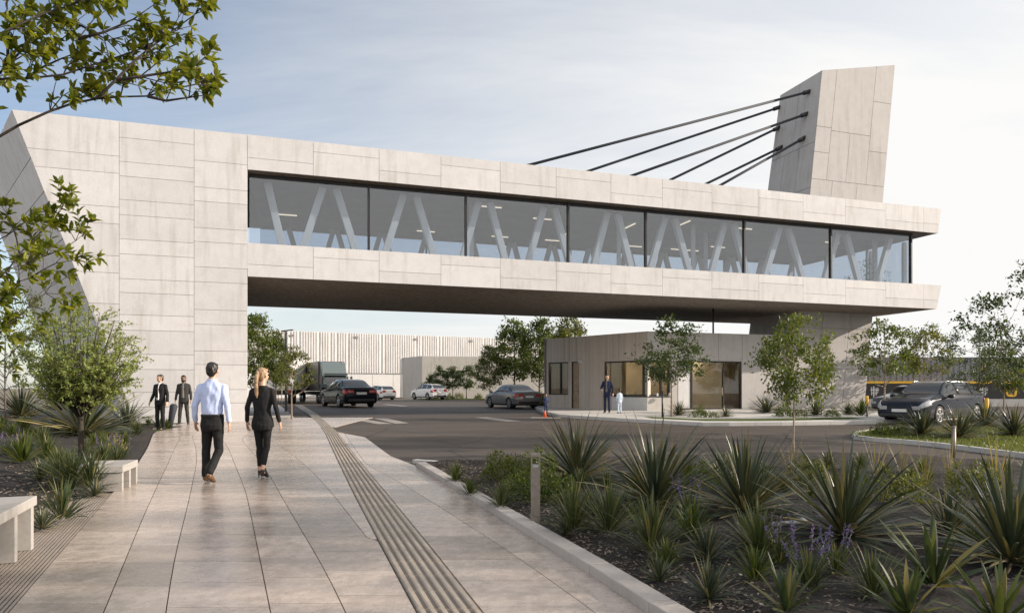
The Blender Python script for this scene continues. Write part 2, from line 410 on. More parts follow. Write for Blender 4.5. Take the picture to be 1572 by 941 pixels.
def m_paver():
    m, nt, out = newmat('polished_paving_slab')
    co = coords(nt)
    a = nz(nt, co, 0.9, 6, 0.65); b_ = nz(nt, co, 7.0, 6, 0.7); f = nz(nt, co, 38, 4, 0.7)
    st = nz(nt, coords(nt, (0.5, 2.6, 1)), 1.6, 6, 0.7)
    g = N(nt, 'ShaderNodeNewGeometry')
    base = (0.475, 0.405, 0.355)
    c = ramp(nt, a, [(0.3, [x * 0.80 for x in base]), (0.7, [x * 1.08 for x in base])])
    c = mixc(nt, 0.45, c, ramp(nt, st, [(0.32, [x * 0.62 for x in base]), (0.66, [x * 1.12 for x in base])]))
    c = mixc(nt, 0.6, c, ramp(nt, b_, [(0.32, [x * 0.60 for x in base]), (0.65, [x * 1.15 for x in base])]))
    sp_ = nz(nt, co, 2.6, 8, 0.75)
    c = mixc(nt, ramp(nt, sp_, [(0.55, (0, 0, 0)), (0.72, (0.55,) * 3)]), c, [x * 0.5 for x in base])
    pit = ramp(nt, f, [(0.30, (0.35,) * 3), (0.42, (1, 1, 1))])
    c = mixc(nt, 0.7, c, pit, 'MULTIPLY')
    c = mixc(nt, 1.0, c, ramp(nt, g.outputs['Random Per Island'], [(0, (0.74, 0.73, 0.72)), (0.45, (0.92, 0.91, 0.90)), (1, (1.08, 1.07, 1.06))]), 'MULTIPLY')
    r = ramp(nt, mixc(nt, 0.5, b_, st), [(0.3, (0.15,) * 3), (0.7, (0.38,) * 3)])
    b = N(nt, 'ShaderNodeBsdfPrincipled', {'Base Color': c, 'Roughness': r, 'Specular IOR Level': 0.5})
    L(nt, bump(nt, mixc(nt, 0.5, b_, f), 0.003, 0.35), b.inputs['Normal']); L(nt, b.outputs[0], out.inputs[0])
    return m
M['paver'] = m_paver()
M['paver_base'] = m_plain('paving_joint_sand', (0.12, 0.105, 0.092), 0.95)
M['tactile_bar'] = m_concrete('tactile_bar', (0.42, 0.36, 0.295), 0.12, 0.45, mott=0.14)
M['tactile'] = m_concrete('tactile_paver', (0.20, 0.165, 0.13), 0.12, 0.5, mott=0.16)
M['groove'] = m_concrete('grooved_paver', (0.33, 0.285, 0.245), 0.10, 0.5, mott=0.16)

# terrain to the horizon
bm = bmesh.new()
ysr = [-60, -20, 0] + [11.9 + i for i in range(22)] + [45, 80, 150, 400, 1200, 2600]
xs = [-2500, -300, -60, -20, 0, 20, 60, 300, 2500]
gv = [[bm.verts.new((x, y, gz(y) - 0.05)) for x in xs] for y in ysr]
for i in range(len(ysr) - 1):
    for j in range(len(xs) - 1):
        bm.faces.new((gv[i][j], gv[i][j + 1], gv[i + 1][j + 1], gv[i + 1][j]))
me = bpy.data.meshes.new('ground'); bm.to_mesh(me); bm.free(); me.materials.append(M['dirt'])
tag(bpy.data.objects.new('ground', me), kind='structure'); COL.objects.link(bpy.data.objects['ground'])

sheet('road', [(-30, 12), (60, 12), (60, 74), (-30, 74)], -0.012, M['asphalt'])

# ---- paving: joint curves traced on the ground
def curve(pts, extra_front=True):
    q = sorted([(p.y, p.x) for p in pline(pts)])
    def f(y):
        if y <= q[0][0]:
            (y0, x0), (y1, x1) = q[0], q[1]
        elif y >= q[-1][0]:
            return q[-1][1] - 0.30 * (y - q[-1][0])
        else:
            for i in range(len(q) - 1):
                if q[i][0] <= y <= q[i + 1][0]:
                    (y0, x0), (y1, x1) = q[i], q[i + 1]; break
        return x0 + (x1 - x0) * (y - y0) / (y1 - y0)
    return f
def smoothc(f, w=1.1):
    return lambda y: (f(y - w) + 2 * f(y - w / 2) + 3 * f(y) + 2 * f(y + w / 2) + f(y + w)) / 9
c_L0 = smoothc(curve([(15, 941), (50, 900), (173, 757), (203, 725), (226, 690), (236, 664)]))
c_L1 = smoothc(curve([(160, 941), (222, 790), (265, 696), (280, 664)]))
c_L2 = smoothc(curve([(255, 941), (266, 866), (290, 770), (302, 711), (301, 690), (294, 668)]))
c_L3 = smoothc(curve([(415, 941), (399, 861), (378, 757), (350, 687), (336, 670)]))
c_L4 = smoothc(curve([(530, 941), (512, 900), (430, 760), (417, 735), (392, 700), (370, 675)]))
c_TL = smoothc(curve([(639, 941), (600, 869), (543, 760), (500, 667), (490, 652), (470, 634), (452, 622)]))
c_TR = smoothc(curve([(740, 941), (672, 855), (595, 760), (517, 663), (502, 649), (484, 634), (464, 622)]))
_L5 = smoothc(curve([(632, 941), (596, 869), (511, 760), (490, 736), (461, 708), (421, 679), (398, 664)]))
c_L5 = lambda y: _L5(y) if c_TL(y) - _L5(y) > 0.09 else c_TL(y) - 0.002
_L8 = smoothc(curve([(910, 941), (791, 854), (700, 796), (644, 760), (612, 740), (565, 717)]))
c_R = curve([(989, 941), (900, 881), (800, 818), (700, 755), (636, 715), (600, 701), (561, 672), (519, 664), (500, 657)])
c_L8 = lambda y: min(max(_L8(y), c_TR(y)), c_R(y))
YB = G(300, 656).y
rng = random.Random(5)
pav = MB()
def slab_strip(mb, fa, fb, y0, y1, lens, gap=0.004, cross=0.0025, top=0.016, minw=0.04, rr=rng):
    y = y0
    while y < y1 - 0.02:
        ln = rr.choice(lens) * rr.uniform(0.92, 1.08)
        e = min(y + ln, y1)
        if y1 - e < 0.2: e = y1
        k = max(2, int((e - y) / 0.18))
        yy = [y + cross + (e - y - 2 * cross) * i / k for i in range(k + 1)]
        rows = [(fa(t) + gap, fb(t) - gap, t) for t in yy]
        rows = [r for r in rows if r[1] - r[0] > minw]
        if len(rows) >= 2:
            n = len(rows)
            z0 = -0.004
            vs = []
            for a, b, t in rows: vs += [(a, t, gz(t) + top), (b, t, gz(t) + top), (a, t, gz(t) + z0), (b, t, gz(t) + z0)]
            fs = []
            for i in range(n - 1):
                q = 4 * i
                fs += [(q, q + 1, q + 5, q + 4), (q + 2, q, q + 4, q + 6), (q + 1, q + 3, q + 7, q + 5)]
            fs += [(2, 3, 1, 0), (4 * n - 4, 4 * n - 3, 4 * n - 1, 4 * n - 2)]
            mb.add(vs, fs)
        y = e
lens = [0.45, 0.6, 0.6, 0.9]
for fa, fb in ((c_L0, c_L1), (c_L1, c_L2), (c_L2, c_L3), (c_L3, c_L4), (c_L4, c_L5), (c_L5, c_TL), (c_TR, c_L8), (c_L8, c_R)):
    slab_strip(pav, fa, fb, -4.0, YB, lens)
# plain forecourt in front of the pillar
yF = YB
for k in range(6):
    xa = G(205, 660).x + k * 1.05; xb = xa + 1.05
    slab_strip(pav, lambda y, a=xa: a, lambda y, b=xb: b, YB, 30.0, [0.9, 1.2])
tag(pav.build('paving', M['paver']), kind='structure')
base = [(c_L0(y) - 3.2, y) for y in (-4, 0, 3)] + [(c_L0(y) - 1.2, y) for y in (5, 8, 9.9)] + [(c_L0(y), y) for y in (11, 14, 18, YB)] + [(c_L0(YB), 30), (G(500, 657).x, 30)]
base += [(c_R(y), y) for y in (YB, 20, 18, 16, 14.5, 13, 12, 10, 8, 6, 4, 0, -4)]
sheet('paving_bed', base, -0.004, M['paver_base'])

# tactile guide strip: five long raised bars per tile
tac = MB(); bars = MB()
yt1 = G(452, 622).y
slab_strip(tac, c_TL, c_TR, -4.0, yt1, [0.4], 0.004, 0.002, 0.016)
y = -4.0
while y < yt1 - 0.05:
    e = min(y + 0.4, yt1)
    for j in range(6):
        s = (j + 0.5) / 6
        pts = []
        for t in (y + 0.012, e - 0.012):
            a, b = c_TL(t), c_TR(t)
            pts.append((a + (b - a) * s, t, gz(t) + 0.0175))
        w = (c_TR(y) - c_TL(y)) / 6 * 0.31
        (x0, t0, z0), (x1, t1, z1) = pts
        bars.hexa([(x0 - w, t0, z0), (x0 + w, t0, z0), (x1 + w, t1, z1), (x1 - w, t1, z1),
                   (x0 - w * .6, t0 + .008, z0 + .011), (x0 + w * .6, t0 + .008, z0 + .011), (x1 + w * .6, t1 - .008, z1 + .011), (x1 - w * .6, t1 - .008, z1 + .011)])
    y = e
tac.add(bars.v, bars.f, 1)
tag(tac.build('tactile_path', [M['tactile'], M['tactile_bar']]), kind='structure')
# grooved strip on the left of the slabs
gr = MB()
c_g = lambda y: c_L0(y) - (1.25 if y < 6.5 else max(0.0, 1.25 - (y - 6.5) * 0.42))
for j in range(38):
    slab_strip(gr, lambda y, j=j: c_L0(y) - 0.034 * (j + 1), lambda y, j=j: c_L0(y) - 0.034 * j, -3.9, 9.3 - max(0, j - 14) * 0.115, [1.2], 0.006, 0.002, 0.014, 0.01)
tag(gr.build('grooved_path', M['groove']), kind='structure')

# ---- kerbs
def kerb(name, pts, w, h, mat, seg=0.9, gap=0.006, z0=-0.06, side=1):
    pts = [Vector((p[0], p[1], 0)) for p in pts]
    d = [0.0]
    for a, b in zip(pts, pts[1:]): d.append(d[-1] + (b - a).length)
    def at(s):
        s = max(0, min(d[-1], s))
        for i in range(len(pts) - 1):
            if s <= d[i + 1] or i == len(pts) - 2:
                t = (s - d[i]) / max(1e-6, d[i + 1] - d[i]); return pts[i].lerp(pts[i + 1], t)
    def nrm(s):
        t = (at(s + 0.15) - at(s - 0.15)).normalized()
        return Vector((t.y, -t.x, 0)) * side
    mb = MB(); n = max(1, int(d[-1] / seg)); st = d[-1] / n
    for i in range(n):
        a, b = i * st + gap / 2, (i + 1) * st - gap / 2
        q = []
        for s in (a, b):
            p = at(s); nn = nrm(s) * w
            q.append((p, p + nn))
        (a0, a1), (b0, b1) = q
        c = 0.012
        def z(p, h_): return (p.x, p.y, gz(p.y) + h_)
        mb.hexa([z(a0, z0), z(a1, z0), z(b1, z0), z(b0, z0), z(a0, h), z(a1, h), z(b1, h), z(b0, h)])
    o = mb.build(name, mat, bevel=0.008, fix=True)
    tag(o, kind='structure')
    return o
kpts = [(c_R(y), y) for y in [-3 + 0.5 * i for i in range(60)] if y < G(636, 716).y]
kerb('kerb', kpts, 0.17, 0.095, M['kerb'], 0.95)
# bed on the right, mounded soil with a fine mesh
bedR_far = pline([(640, 709), (700, 714), (800, 712), (900, 708), (1050, 703), (1250, 699), (1400, 703), (1572, 717), (1800, 735)])
def mound(x, y):
    return 0.05 * noise.noise((x * 0.7, y * 0.7, 3.1)) + 0.035 * noise.noise((x * 2.3, y * 2.3, 1.0)) + 0.012 * noise.noise((x * 9, y * 9, 5.0))
def bed_z(x, y):
    k = kerb_x(y) + 0.17
    e = sstep(0.0, 0.5, x - k)
    return gz(y) + 0.055 + e * (0.05 + mound(x, y)) 
def kerb_x(y): return c_R(min(y, G(636, 716).y))
def bed_far(x):
    q = bedR_far
    for a, b in zip(q, q[1:]):
        if a.x <= x <= b.x: return a.y + (b.y - a.y) * (x - a.x) / (b.x - a.x)
    return q[0].y if x < q[0].x else q[-1].y
bm = bmesh.new(); grid = {}
step = 0.11
for j in range(int((14.6 + 1.5) / step)):
    y = -1.5 + j * step
    for i in range(int(15.5 / step)):
        t = i * step
        x = kerb_x(y) + 0.16 + t
        if y < bed_far(x) - 0.12: grid[(i, j)] = bm.verts.new((x, y, bed_z(x, y)))
for (i, j) in list(grid):
    q = [grid.get(k) for k in ((i, j), (i + 1, j), (i + 1, j + 1), (i, j + 1))]
    if all(q): bm.faces.new(q)
me = bpy.data.meshes.new('planting_soil'); bm.to_mesh(me); bm.free(); me.materials.append(M['soil'])
for p in me.polygons: p.use_smooth = True
o = bpy.data.objects.new('planting_soil', me); COL.objects.link(o); tag(o, kind='structure')
kerb('bed_kerb', [(p.x, p.y) for p in bedR_far], 0.14, 0.06, M['kerb_grey'], 1.0)

# left bed: rises gently away from the path
bedL_edge = [(c_g(y) - 0.02 if y < 9.0 else c_L0(y) - 0.04, y) for y in [-4 + 0.5 * i for i in range(53)] if y < 21.6]
def bedl_x(y):
    return (c_g(y) - 0.02) if y < 9.3 else c_L0(y) - 0.04
def bedl_z(x, y):
    d = bedl_x(y) - x
    return gz(y) + 0.03 + sstep(0.3, 6.0, d) * 0.30 + sstep(0, .6, d) * (0.04 + mound(x, y))
bm = bmesh.new(); grid = {}
step = 0.16
for j in range(int(28.0 / step)):
    y = -4 + j * step
    for i in range(int(16 / step)):
        x = bedl_x(min(y, 22.0)) - i * step
        grid[(i, j)] = bm.verts.new((x, y, bedl_z(x, y) if i else gz(y) + 0.0))
for (i, j) in list(grid):
    q = [grid.get(k) for k in ((i, j), (i, j + 1), (i + 1, j + 1), (i + 1, j))]
    if all(q): bm.faces.new(q)
bmesh.ops.recalc_face_normals(bm, faces=bm.faces)
if sum(f.normal.z for f in bm.faces) < 0: bmesh.ops.reverse_faces(bm, faces=bm.faces)
me = bpy.data.meshes.new('planting_soil'); bm.to_mesh(me); bm.free(); me.materials.append(M['soil'])
for p in me.polygons: p.use_smooth = True
o = bpy.data.objects.new('planting_soil', me); COL.objects.link(o); tag(o, kind='structure')

# pavement round the gatehouse
swk = pline([(812, 619), (822, 626), (835, 633), (858, 638), (920, 642), (988, 646), (1084, 651), (1204, 650), (1345, 648), (1480, 640)], 0.06)
kerb('kerb', [(p.x, p.y) for p in swk], 0.16, 0.12, M['kerb_grey'], 1.0, side=-1)
swp = [(p.x, p.y) for p in swk]
swp2 = [(x, y + 0.12) for x, y in swp]
sheet('pavement', swp2 + [(swp2[-1][0], 46), (swp2[0][0], 46)], 0.112, M['kerb_grey'])
# lawn strip at the foot of the gatehouse and pier
lawn = pline([(1000, 641), (1084, 645), (1160, 645), (1204, 644.5), (1330, 642)], 0.14)
sheet('lawn', [(p.x, p.y) for p in lawn] + [(p.x, p.y + 1.5) for p in reversed(lawn)], 0.118, M['turf'])
# island with the dark estate car behind it
isl = pline([(1312, 672), (1304, 668), (1318, 662.5), (1360, 658.5), (1450, 656), (1600, 652), (1760, 652), (1800, 690), (1760, 722), (1572, 699), (1500, 690), (1420, 680), (1350, 675)], 0.05)
isl = [(p.x, p.y) for p in isl]
def chaikin(p, n=2):
    for _ in range(n):
        q = []
        for i in range(len(p)):
            a, b = p[i], p[(i + 1) % len(p)]
            q += [(a[0] * .75 + b[0] * .25, a[1] * .75 + b[1] * .25), (a[0] * .25 + b[0] * .75, a[1] * .25 + b[1] * .75)]
        p = q
    return p
isl = chaikin(isl)
ar = sum(isl[i][0] * isl[(i + 1) % len(isl)][1] - isl[(i + 1) % len(isl)][0] * isl[i][1] for i in range(len(isl)))
kerb('island_kerb', isl + [isl[0]], 0.15, 0.10, M['kerb_grey'], 0.8, side=(-1 if ar > 0 else 1))
cx = sum(p[0] for p in isl) / len(isl); cy = sum(p[1] for p in isl) / len(isl)
sheet('lawn', [(x + (cx - x) * 0.02, y + (cy - y) * 0.02) for x, y in isl], 0.085, M['turf'])
# corner pavement right of the pillar, and the far verge
sheet('pavement', [(p.x, p.y) for p in pline([(381, 652), (441, 650), (466, 649), (452, 642), (445, 634), (432, 624), (420, 618), (381, 618)])], 0.01, M['kerb_grey'])
# worn white crossing bars and lane marks
mk = MB()
def mark(px):
    q = pline(px); mk.add([(p.x, p.y, gz(p.y) - 0.006) for p in q], [tuple(range(len(q)))])
for px in ([(495, 640.5), (505, 640.5), (521, 650), (508, 650)], [(536, 642.5), (556, 642.5), (603, 650), (580, 650.5)], [(573, 641.5), (595, 642), (628, 649), (608, 650)],
           [(728, 640.5), (748, 640), (800, 646), (776, 646.5)], [(815, 640), (860, 640.5), (862, 641.7), (815, 641.2)],
           [(586, 620.3), (594, 620.2), (628, 623), (616, 623.2)],
           [(1388, 699), (1389.5, 697.6), (1572, 713.5), (1572, 716)]):
    mark(px)
o = mk.build('road_marking', M['white_paint'], fix=True); tag(o, kind='structure')
for p in o.data.polygons:
    if p.normal.z < 0: p.flip()
# ---------------------------------------------------------------- bridge building (facade coordinates t along, w inwards)
DD = Vector((0.95163, 0.30726, 0)); NN = Vector((-0.30726, 0.95163, 0))
CY = 27.2
C0 = Vector(((380 - U0) / FPX * CY, CY, 0))
def FC(t, w, z): return C0 + DD * t + NN * w + Vector((0, 0, z))
def depth_at(u, w):
    k = (u - U0) / FPX
    return (w - (C0.x * 0.30726) + C0.y * 0.95163) / (0.95163 - k * 0.30726)
def tw(u, w):
    Y = depth_at(u, w); x = (u - U0) / FPX * Y
    return (Vector((x, Y, 0)) - C0).dot(DD)
def zw(u, v, w): return CAMH - (v - VH) / FPX * depth_at(u, w)
ZT, ZS, ZB1, ZB0 = zw(380, 207, 0), zw(380, 260, 0), zw(380, 373, 0), zw(380, 424, 0)
TE = tw(1445, 0)          # end of the bridge
WD = 10.6                 # width of the bridge
bb = empty('bridge_building', FC(0, 0, gz(27)))
tag(bb, 'long pale concrete bridge building with a glazed storey over the road and a raked pylon', 'building')
rng = random.Random(11)

def fpanel(mb, ta, tb, za, zb, w=0.0, th=0.05, gap=0.0065, ta2=None, tb2=None):
    """one cladding panel on the facade; ta2/tb2 give the upper corners when the edge is raked"""
    ta2 = ta if ta2 is None else ta2; tb2 = tb if tb2 is None else tb2
    g = gap
    p = [FC(ta + g, w, za + g), FC(tb - g, w, za + g), FC(tb2 - g, w, zb - g), FC(ta2 + g, w, zb - g)]
    b = [q + NN * th for q in p]
    mb.add(p + b, [(0, 1, 2, 3), (7, 6, 5, 4), (0, 4, 5, 1), (1, 5, 6, 2), (2, 6, 7, 3), (3, 7, 4, 0)])

# --- the solid pillar at the left end
TLt, TLb = tw(18, 0), tw(209, 0)
ztl, zbl = ZT, 0.0
def tleft(z): return TLb + (TLt - TLb) * (z - 0.1) / (ZT - 0.1)
core = MB(); w0 = 0.05
pf = [FC(tleft(0) + .03, w0, -0.1), FC(-0.03, w0, -0.1), FC(-0.03, w0, ZT - .02), FC(tleft(ZT) + .03, w0, ZT - .02)]
offs = DD * -4.9 + NN * 10.5
TBK = tw(377, 10.55)
pb = [FC(tleft(0), 10.55, -0.1) + DD * -4.9, FC(TBK, 10.55, -0.1), FC(TBK, 10.55, ZT - .02), FC(tleft(ZT), 10.55, ZT - .02) + DD * -4.9]
core.add(pf + pb, [(0, 1, 2, 3), (7, 6, 5, 4), (1, 5, 6, 2), (3, 2, 6, 7), (0, 4, 5, 1), (0, 3, 7, 4)])
core.build('pillar_core', M['conc_joint'], bb, fix=True)
pil = MB()
cols = [None, tw(183, 0), tw(298, 0), 0.0]
for c in range(3):
    z = ZT; i = 0; k = rng.randint(0, 1)
    hs = [(1.22, 0.62), (0.9, 0.56), (1.02, 0.55)][c]
    z -= [1.35, 0.62, 1.22][c]
    zs = [ZT, z]
    while z > 0.05:
        z -= hs[(i + k) % 2] * rng.uniform(0.93, 1.07); i += 1
        zs.append(max(z, -0.05))
    for a, b in zip(zs, zs[1:]):
        if c == 0: fpanel(pil, tleft(b), cols[1], b, a, ta2=tleft(a))
        else: fpanel(pil, cols[c], cols[c + 1], b, a)
# raked side wing (left face): panels following the slanted edge
def wing(s, z): return FC(tleft(z), 0, z) + (DD * -4.9 + NN * 10.5) * s
Nw = (wing(1, 5) - wing(0, 5)).cross(wing(0, 6) - wing(0, 5)).normalized()
if Nw.y > 0: Nw = -Nw
z = ZT; i = 0
while z > 0:
    zn = max(-0.05, z - (1.2 if i % 2 else 1.7)); 
    cuts = [0, 0.36, 0.72, 1.0] if i % 2 else [0, 0.2, 0.55, 0.85, 1.0]
    for a, b in zip(cuts, cuts[1:]):
        q = [wing(a + .002, zn + .013), wing(b - .002, zn + .013), wing(b - .002, z - .013), wing(a + .002, z - .013)]
        q2 = [p - Nw * 0.045 for p in q]
        q = [p + Nw * 0.003 for p in q]
        pil.add(q + q2, [(0, 1, 2, 3), (7, 6, 5, 4), (0, 4, 5, 1), (1, 5, 6, 2), (2, 6, 7, 3), (3, 7, 4, 0)])
    z = zn; i += 1
pil.build('pillar', M['conc'], bb, fix=True)

# --- the two concrete bands of the bridge
jo = [0.0] + [tw(u, 0) for u in (481, 582, 677, 768, 854, 938, 1017, 1093, 1165, 1233, 1298, 1360, 1418)] + [TE]
slab = {}
for nm, z0, z1, lean in (('lower_band', ZB0, ZB1, 0.34), ('upper_band', ZS, ZT, 0.24)):
    cm = MB(); pm = MB()
    te0, te1 = TE - lean, TE
    # dark backing and the rear side
    tb_ = tw(377, WD) - .25
    c0 = [FC(0.002, 0.05, z0), FC(te0 - .03, 0.05, z0), FC(te0 - .03, WD, z0), FC(tb_, WD, z0)]
    c1 = [FC(0.002, 0.05, z1 - .02), FC(te1 - .03, 0.05, z1 - .02), FC(te1 - .03, WD, z1 - .02), FC(tb_, WD, z1 - .02)]
    if nm == 'lower_band':      # a tray: soffit, floor, front and back upstand are one solid with a recess
        fl = ZB1 - 1.0
        cm.hexa([p for p in c0] + [FC(0.002, 0.05, fl), FC(te0 + .1, 0.05, fl), FC(te0 + .1, WD, fl), FC(tb_, WD, fl)])
        for a, b in ((0.052, 0.40), (WD - 0.4, WD - .002)):
            cm.hexa([FC(0.004, a, fl + .003), FC(te0 + .06, a, fl + .003), FC(te0 + .06, b, fl + .003), FC(0.004, b, fl + .003),
                     FC(0.004, a, z1 - .02), FC(te1 - .04, a, z1 - .02), FC(te1 - .04, b, z1 - .02), FC(0.004, b, z1 - .02)])
        cm.hexa([FC(te0 - .36, .41, fl + .003), FC(te0 + .08, .41, fl + .003), FC(te0 + .08, WD - .41, fl + .003), FC(te0 - .36, WD - .41, fl + .003),
                 FC(te1 - .5, .41, z1 - .02), FC(te1 - .05, .41, z1 - .02), FC(te1 - .05, WD - .41, z1 - .02), FC(te1 - .5, WD - .41, z1 - .02)])
    else:
        cm.hexa(c0 + c1)
    body = cm.build(nm, M['conc_joint'], bb, fix=True)
    for i, (a, b) in enumerate(zip(jo, jo[1:])):
        last = i == len(jo) - 2
        h = z1 - z0
        zc = z0 + h * (0.36 if i % 2 == (0 if nm == 'lower_band' else 0) else 0.68)
        if nm == 'upper_band': zc = z0 + h * (0.34 if i % 2 == 0 else 0.70)
        if last: zc = z0 + h * .36
        def tb(z, b=b): return b - lean * (1 - (z - z0) / h) if last else b
        parts = [(z0 - .012, zc), (zc, z1 + .013)]
        for (za, zb) in parts: fpanel(pm, a, tb(za), za, zb, tb2=tb(zb), gap=0.0065)
    # end face and rear face panels
    for a, b in ((0.05, 3.5), (3.5, 7.0), (7.0, WD)):
        g = .012
        q = [FC(te0 - .045, a + g, z0), FC(te0, a + g, z0), FC(te0, b - g, z0), FC(te0 - .045, b - g, z0), FC(te1 - .045, a + g, z1), FC(te1, a + g, z1), FC(te1, b - g, z1), FC(te1 - .045, b - g, z1)]
        pm.hexa(q)
    for i, (a, b) in enumerate(zip(jo, jo[1:])):
        fpanel(pm, a, b if i < len(jo) - 2 else b - lean, z0, z1, w=WD, th=0.04)
    pm.build('cladding_panel', M['conc'], body, fix=True)
    sf = MB()
    x0 = 0.01
    zf = z0 - 0.012
    if nm == 'lower_band':
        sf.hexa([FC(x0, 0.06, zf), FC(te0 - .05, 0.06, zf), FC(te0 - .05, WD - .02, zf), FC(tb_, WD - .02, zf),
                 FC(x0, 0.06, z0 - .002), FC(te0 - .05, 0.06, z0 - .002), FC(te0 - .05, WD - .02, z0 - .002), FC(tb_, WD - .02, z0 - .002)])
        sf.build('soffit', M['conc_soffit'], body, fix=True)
    else:
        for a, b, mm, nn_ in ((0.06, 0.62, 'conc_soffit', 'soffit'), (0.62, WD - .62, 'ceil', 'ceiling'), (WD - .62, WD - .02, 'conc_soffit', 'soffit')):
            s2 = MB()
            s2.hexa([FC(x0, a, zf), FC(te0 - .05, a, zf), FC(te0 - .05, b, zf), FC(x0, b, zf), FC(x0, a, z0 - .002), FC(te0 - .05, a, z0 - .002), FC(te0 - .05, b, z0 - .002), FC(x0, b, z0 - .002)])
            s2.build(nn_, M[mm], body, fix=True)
    slab[nm] = body
fin = MB(); FLZ = ZB1 - 1.0
fin.hexa([FC(.05, .42, FLZ + .004), FC(TE - 1.0, .42, FLZ + .004), FC(TE - 1.0, WD - .42, FLZ + .004), FC(.05, WD - .42, FLZ + .004),
          FC(.05, .42, FLZ + .02), FC(TE - 1.0, .42, FLZ + .02), FC(TE - 1.0, WD - .42, FLZ + .02), FC(.05, WD - .42, FLZ + .02)])
fin.build('floor_finish', M['floor_in'], slab['lower_band'])

# --- glazing: front bays, end, rear bays
WG = 0.55
ZG0, ZG1 = ZB1 - 0.35, ZS - 0.02
mu = [0.02] + [tw(u, WG) for u in (566, 715, 872, 991, 1142, 1275, 1398)]
TG = mu[-1]
def window(ta, tb, w, glass, mull, first=False):
    g = MB()
    g.hexa([FC(ta + .02, w, ZG0), FC(tb - .02, w, ZG0), FC(tb - .02, w + .02, ZG0), FC(ta + .02, w + .02, ZG0),
            FC(ta + .02, w, ZG1), FC(tb - .02, w, ZG1), FC(tb - .02, w + .02, ZG1), FC(ta + .02, w + .02, ZG1)])
    o = g.build('window', M[glass], bb, fix=True)
    if mull:
        f = MB()
        f.hexa([FC(tb - .045, w - .08, ZG0), FC(tb + .045, w - .08, ZG0), FC(tb + .045, w + .10, ZG0), FC(tb - .045, w + .10, ZG0),
                FC(tb - .045, w - .08, ZG1 - .01), FC(tb + .045, w - .08, ZG1 - .01), FC(tb + .045, w + .10, ZG1 - .01), FC(tb - .045, w + .10, ZG1 - .01)])
        f.build('mullion', M['black'], o, fix=True)
    for za, zb in ((ZG1 - .12, ZG1 + .003), (ZG0 + .30, ZG0 + .37)):
        r = MB()
        r.hexa([FC(ta + .05, w - .05, za), FC(tb - .05, w - .05, za), FC(tb - .05, w + .07, za), FC(ta + .05, w + .07, za),
                FC(ta + .05, w - .05, zb), FC(tb - .05, w - .05, zb), FC(tb - .05, w + .07, zb), FC(ta + .05, w + .07, zb)])
        r.build('frame_rail', M['black'], o, fix=True)
    return o
for a, b in zip(mu, mu[1:]): window(a, b, WG, 'glass_bridge', True)
for a, b in zip(mu, mu[1:]): window(a, b, WD - WG, 'glass_back', True)
eg = MB()
eg.hexa([FC(TG, WG + .06, ZG0), FC(TG + .02, WG + .06, ZG0), FC(TG + .02, WD - WG - .06, ZG0), FC(TG, WD - WG - .06, ZG0),
         FC(TG, WG + .06, ZG1), FC(TG + .02, WG + .06, ZG1), FC(TG + .02, WD - WG - .06, ZG1), FC(TG, WD - WG - .06, ZG1)])
o = eg.build('window', M['glass_back'], bb, fix=True)
em = MB()
for w in (3.6, 7.0):
    em.hexa([FC(TG - .05, w, ZG0), FC(TG + .06, w, ZG0), FC(TG + .06, w + .08, ZG0), FC(TG - .05, w + .08, ZG0), FC(TG - .05, w, ZG1 - .01), FC(TG + .06, w, ZG1 - .01), FC(TG + .06, w + .08, ZG1 - .01), FC(TG - .05, w + .08, ZG1 - .01)])
em.build('mullion', M['black'], o, fix=True)

# --- truss braces front and back, posts, ceiling lights
def brace(ta, za, tb, zb, w, s=0.30):
    m_ = MB(); m_.beam(FC(ta, w, za), FC(tb, w, zb), s, 0.26, up=NN)
    return m_.build('truss_brace', M['brace'], bb, bevel=0.012)
WB = 1.30
apx = [tw(u, WB) for u in (400, 506, 629, 743, 843, 940, 1028, 1119, 1203, 1292, 1372)]
zt_, zb_ = ZS - 0.12, FLZ + 0.02
for i, a in enumerate(apx):
    half = 0.5 * ((apx[i + 1] - a) if i + 1 < len(apx) else (a - apx[i - 1])) - 0.25
    if i > 0: brace(a - .28, zt_, a - half * 0.98, zb_, WB)
    if i < len(apx) - 1: brace(a + .28, zt_, a + half * 0.98, zb_, WB)
for i in range(0, 14):
    a = 1.5 + i * 2.55
    if a < TG - 1.4:
        brace(a, zt_, a + 1.1, zb_, WD - 1.3, 0.26)
        brace(a + 2.35, zt_, a + 1.25, zb_, WD - 1.3, 0.26)
for u, w in ((724, 2.4), (950, 2.4), (1064, 2.6), (1083, 4.0), (1343, 2.2), (1388, 2.4), (1337, 5.0)):
    p = MB(); t = tw(u, w); p.beam(FC(t, w, FLZ + .02), FC(t, w, ZS - .02), 0.2, 0.2)
    p.build('post', M['brace'], bb)
rl = random.Random(3)
for i in range(15):
    t = rl.uniform(1, TG - 1.5); w = rl.choice([2.2, 3.6, 5.2, 6.8, 8.2])
    a = rl.choice([0, 0, 1])
    m_ = MB()
    d = DD * 0.5 if a == 0 else NN * 0.6
    m_.beam(FC(t, w, ZS - .07) - d, FC(t, w, ZS - .07) + d, 0.06, 0.04)
    m_.build('ceiling_light', M['lamp'], bb)
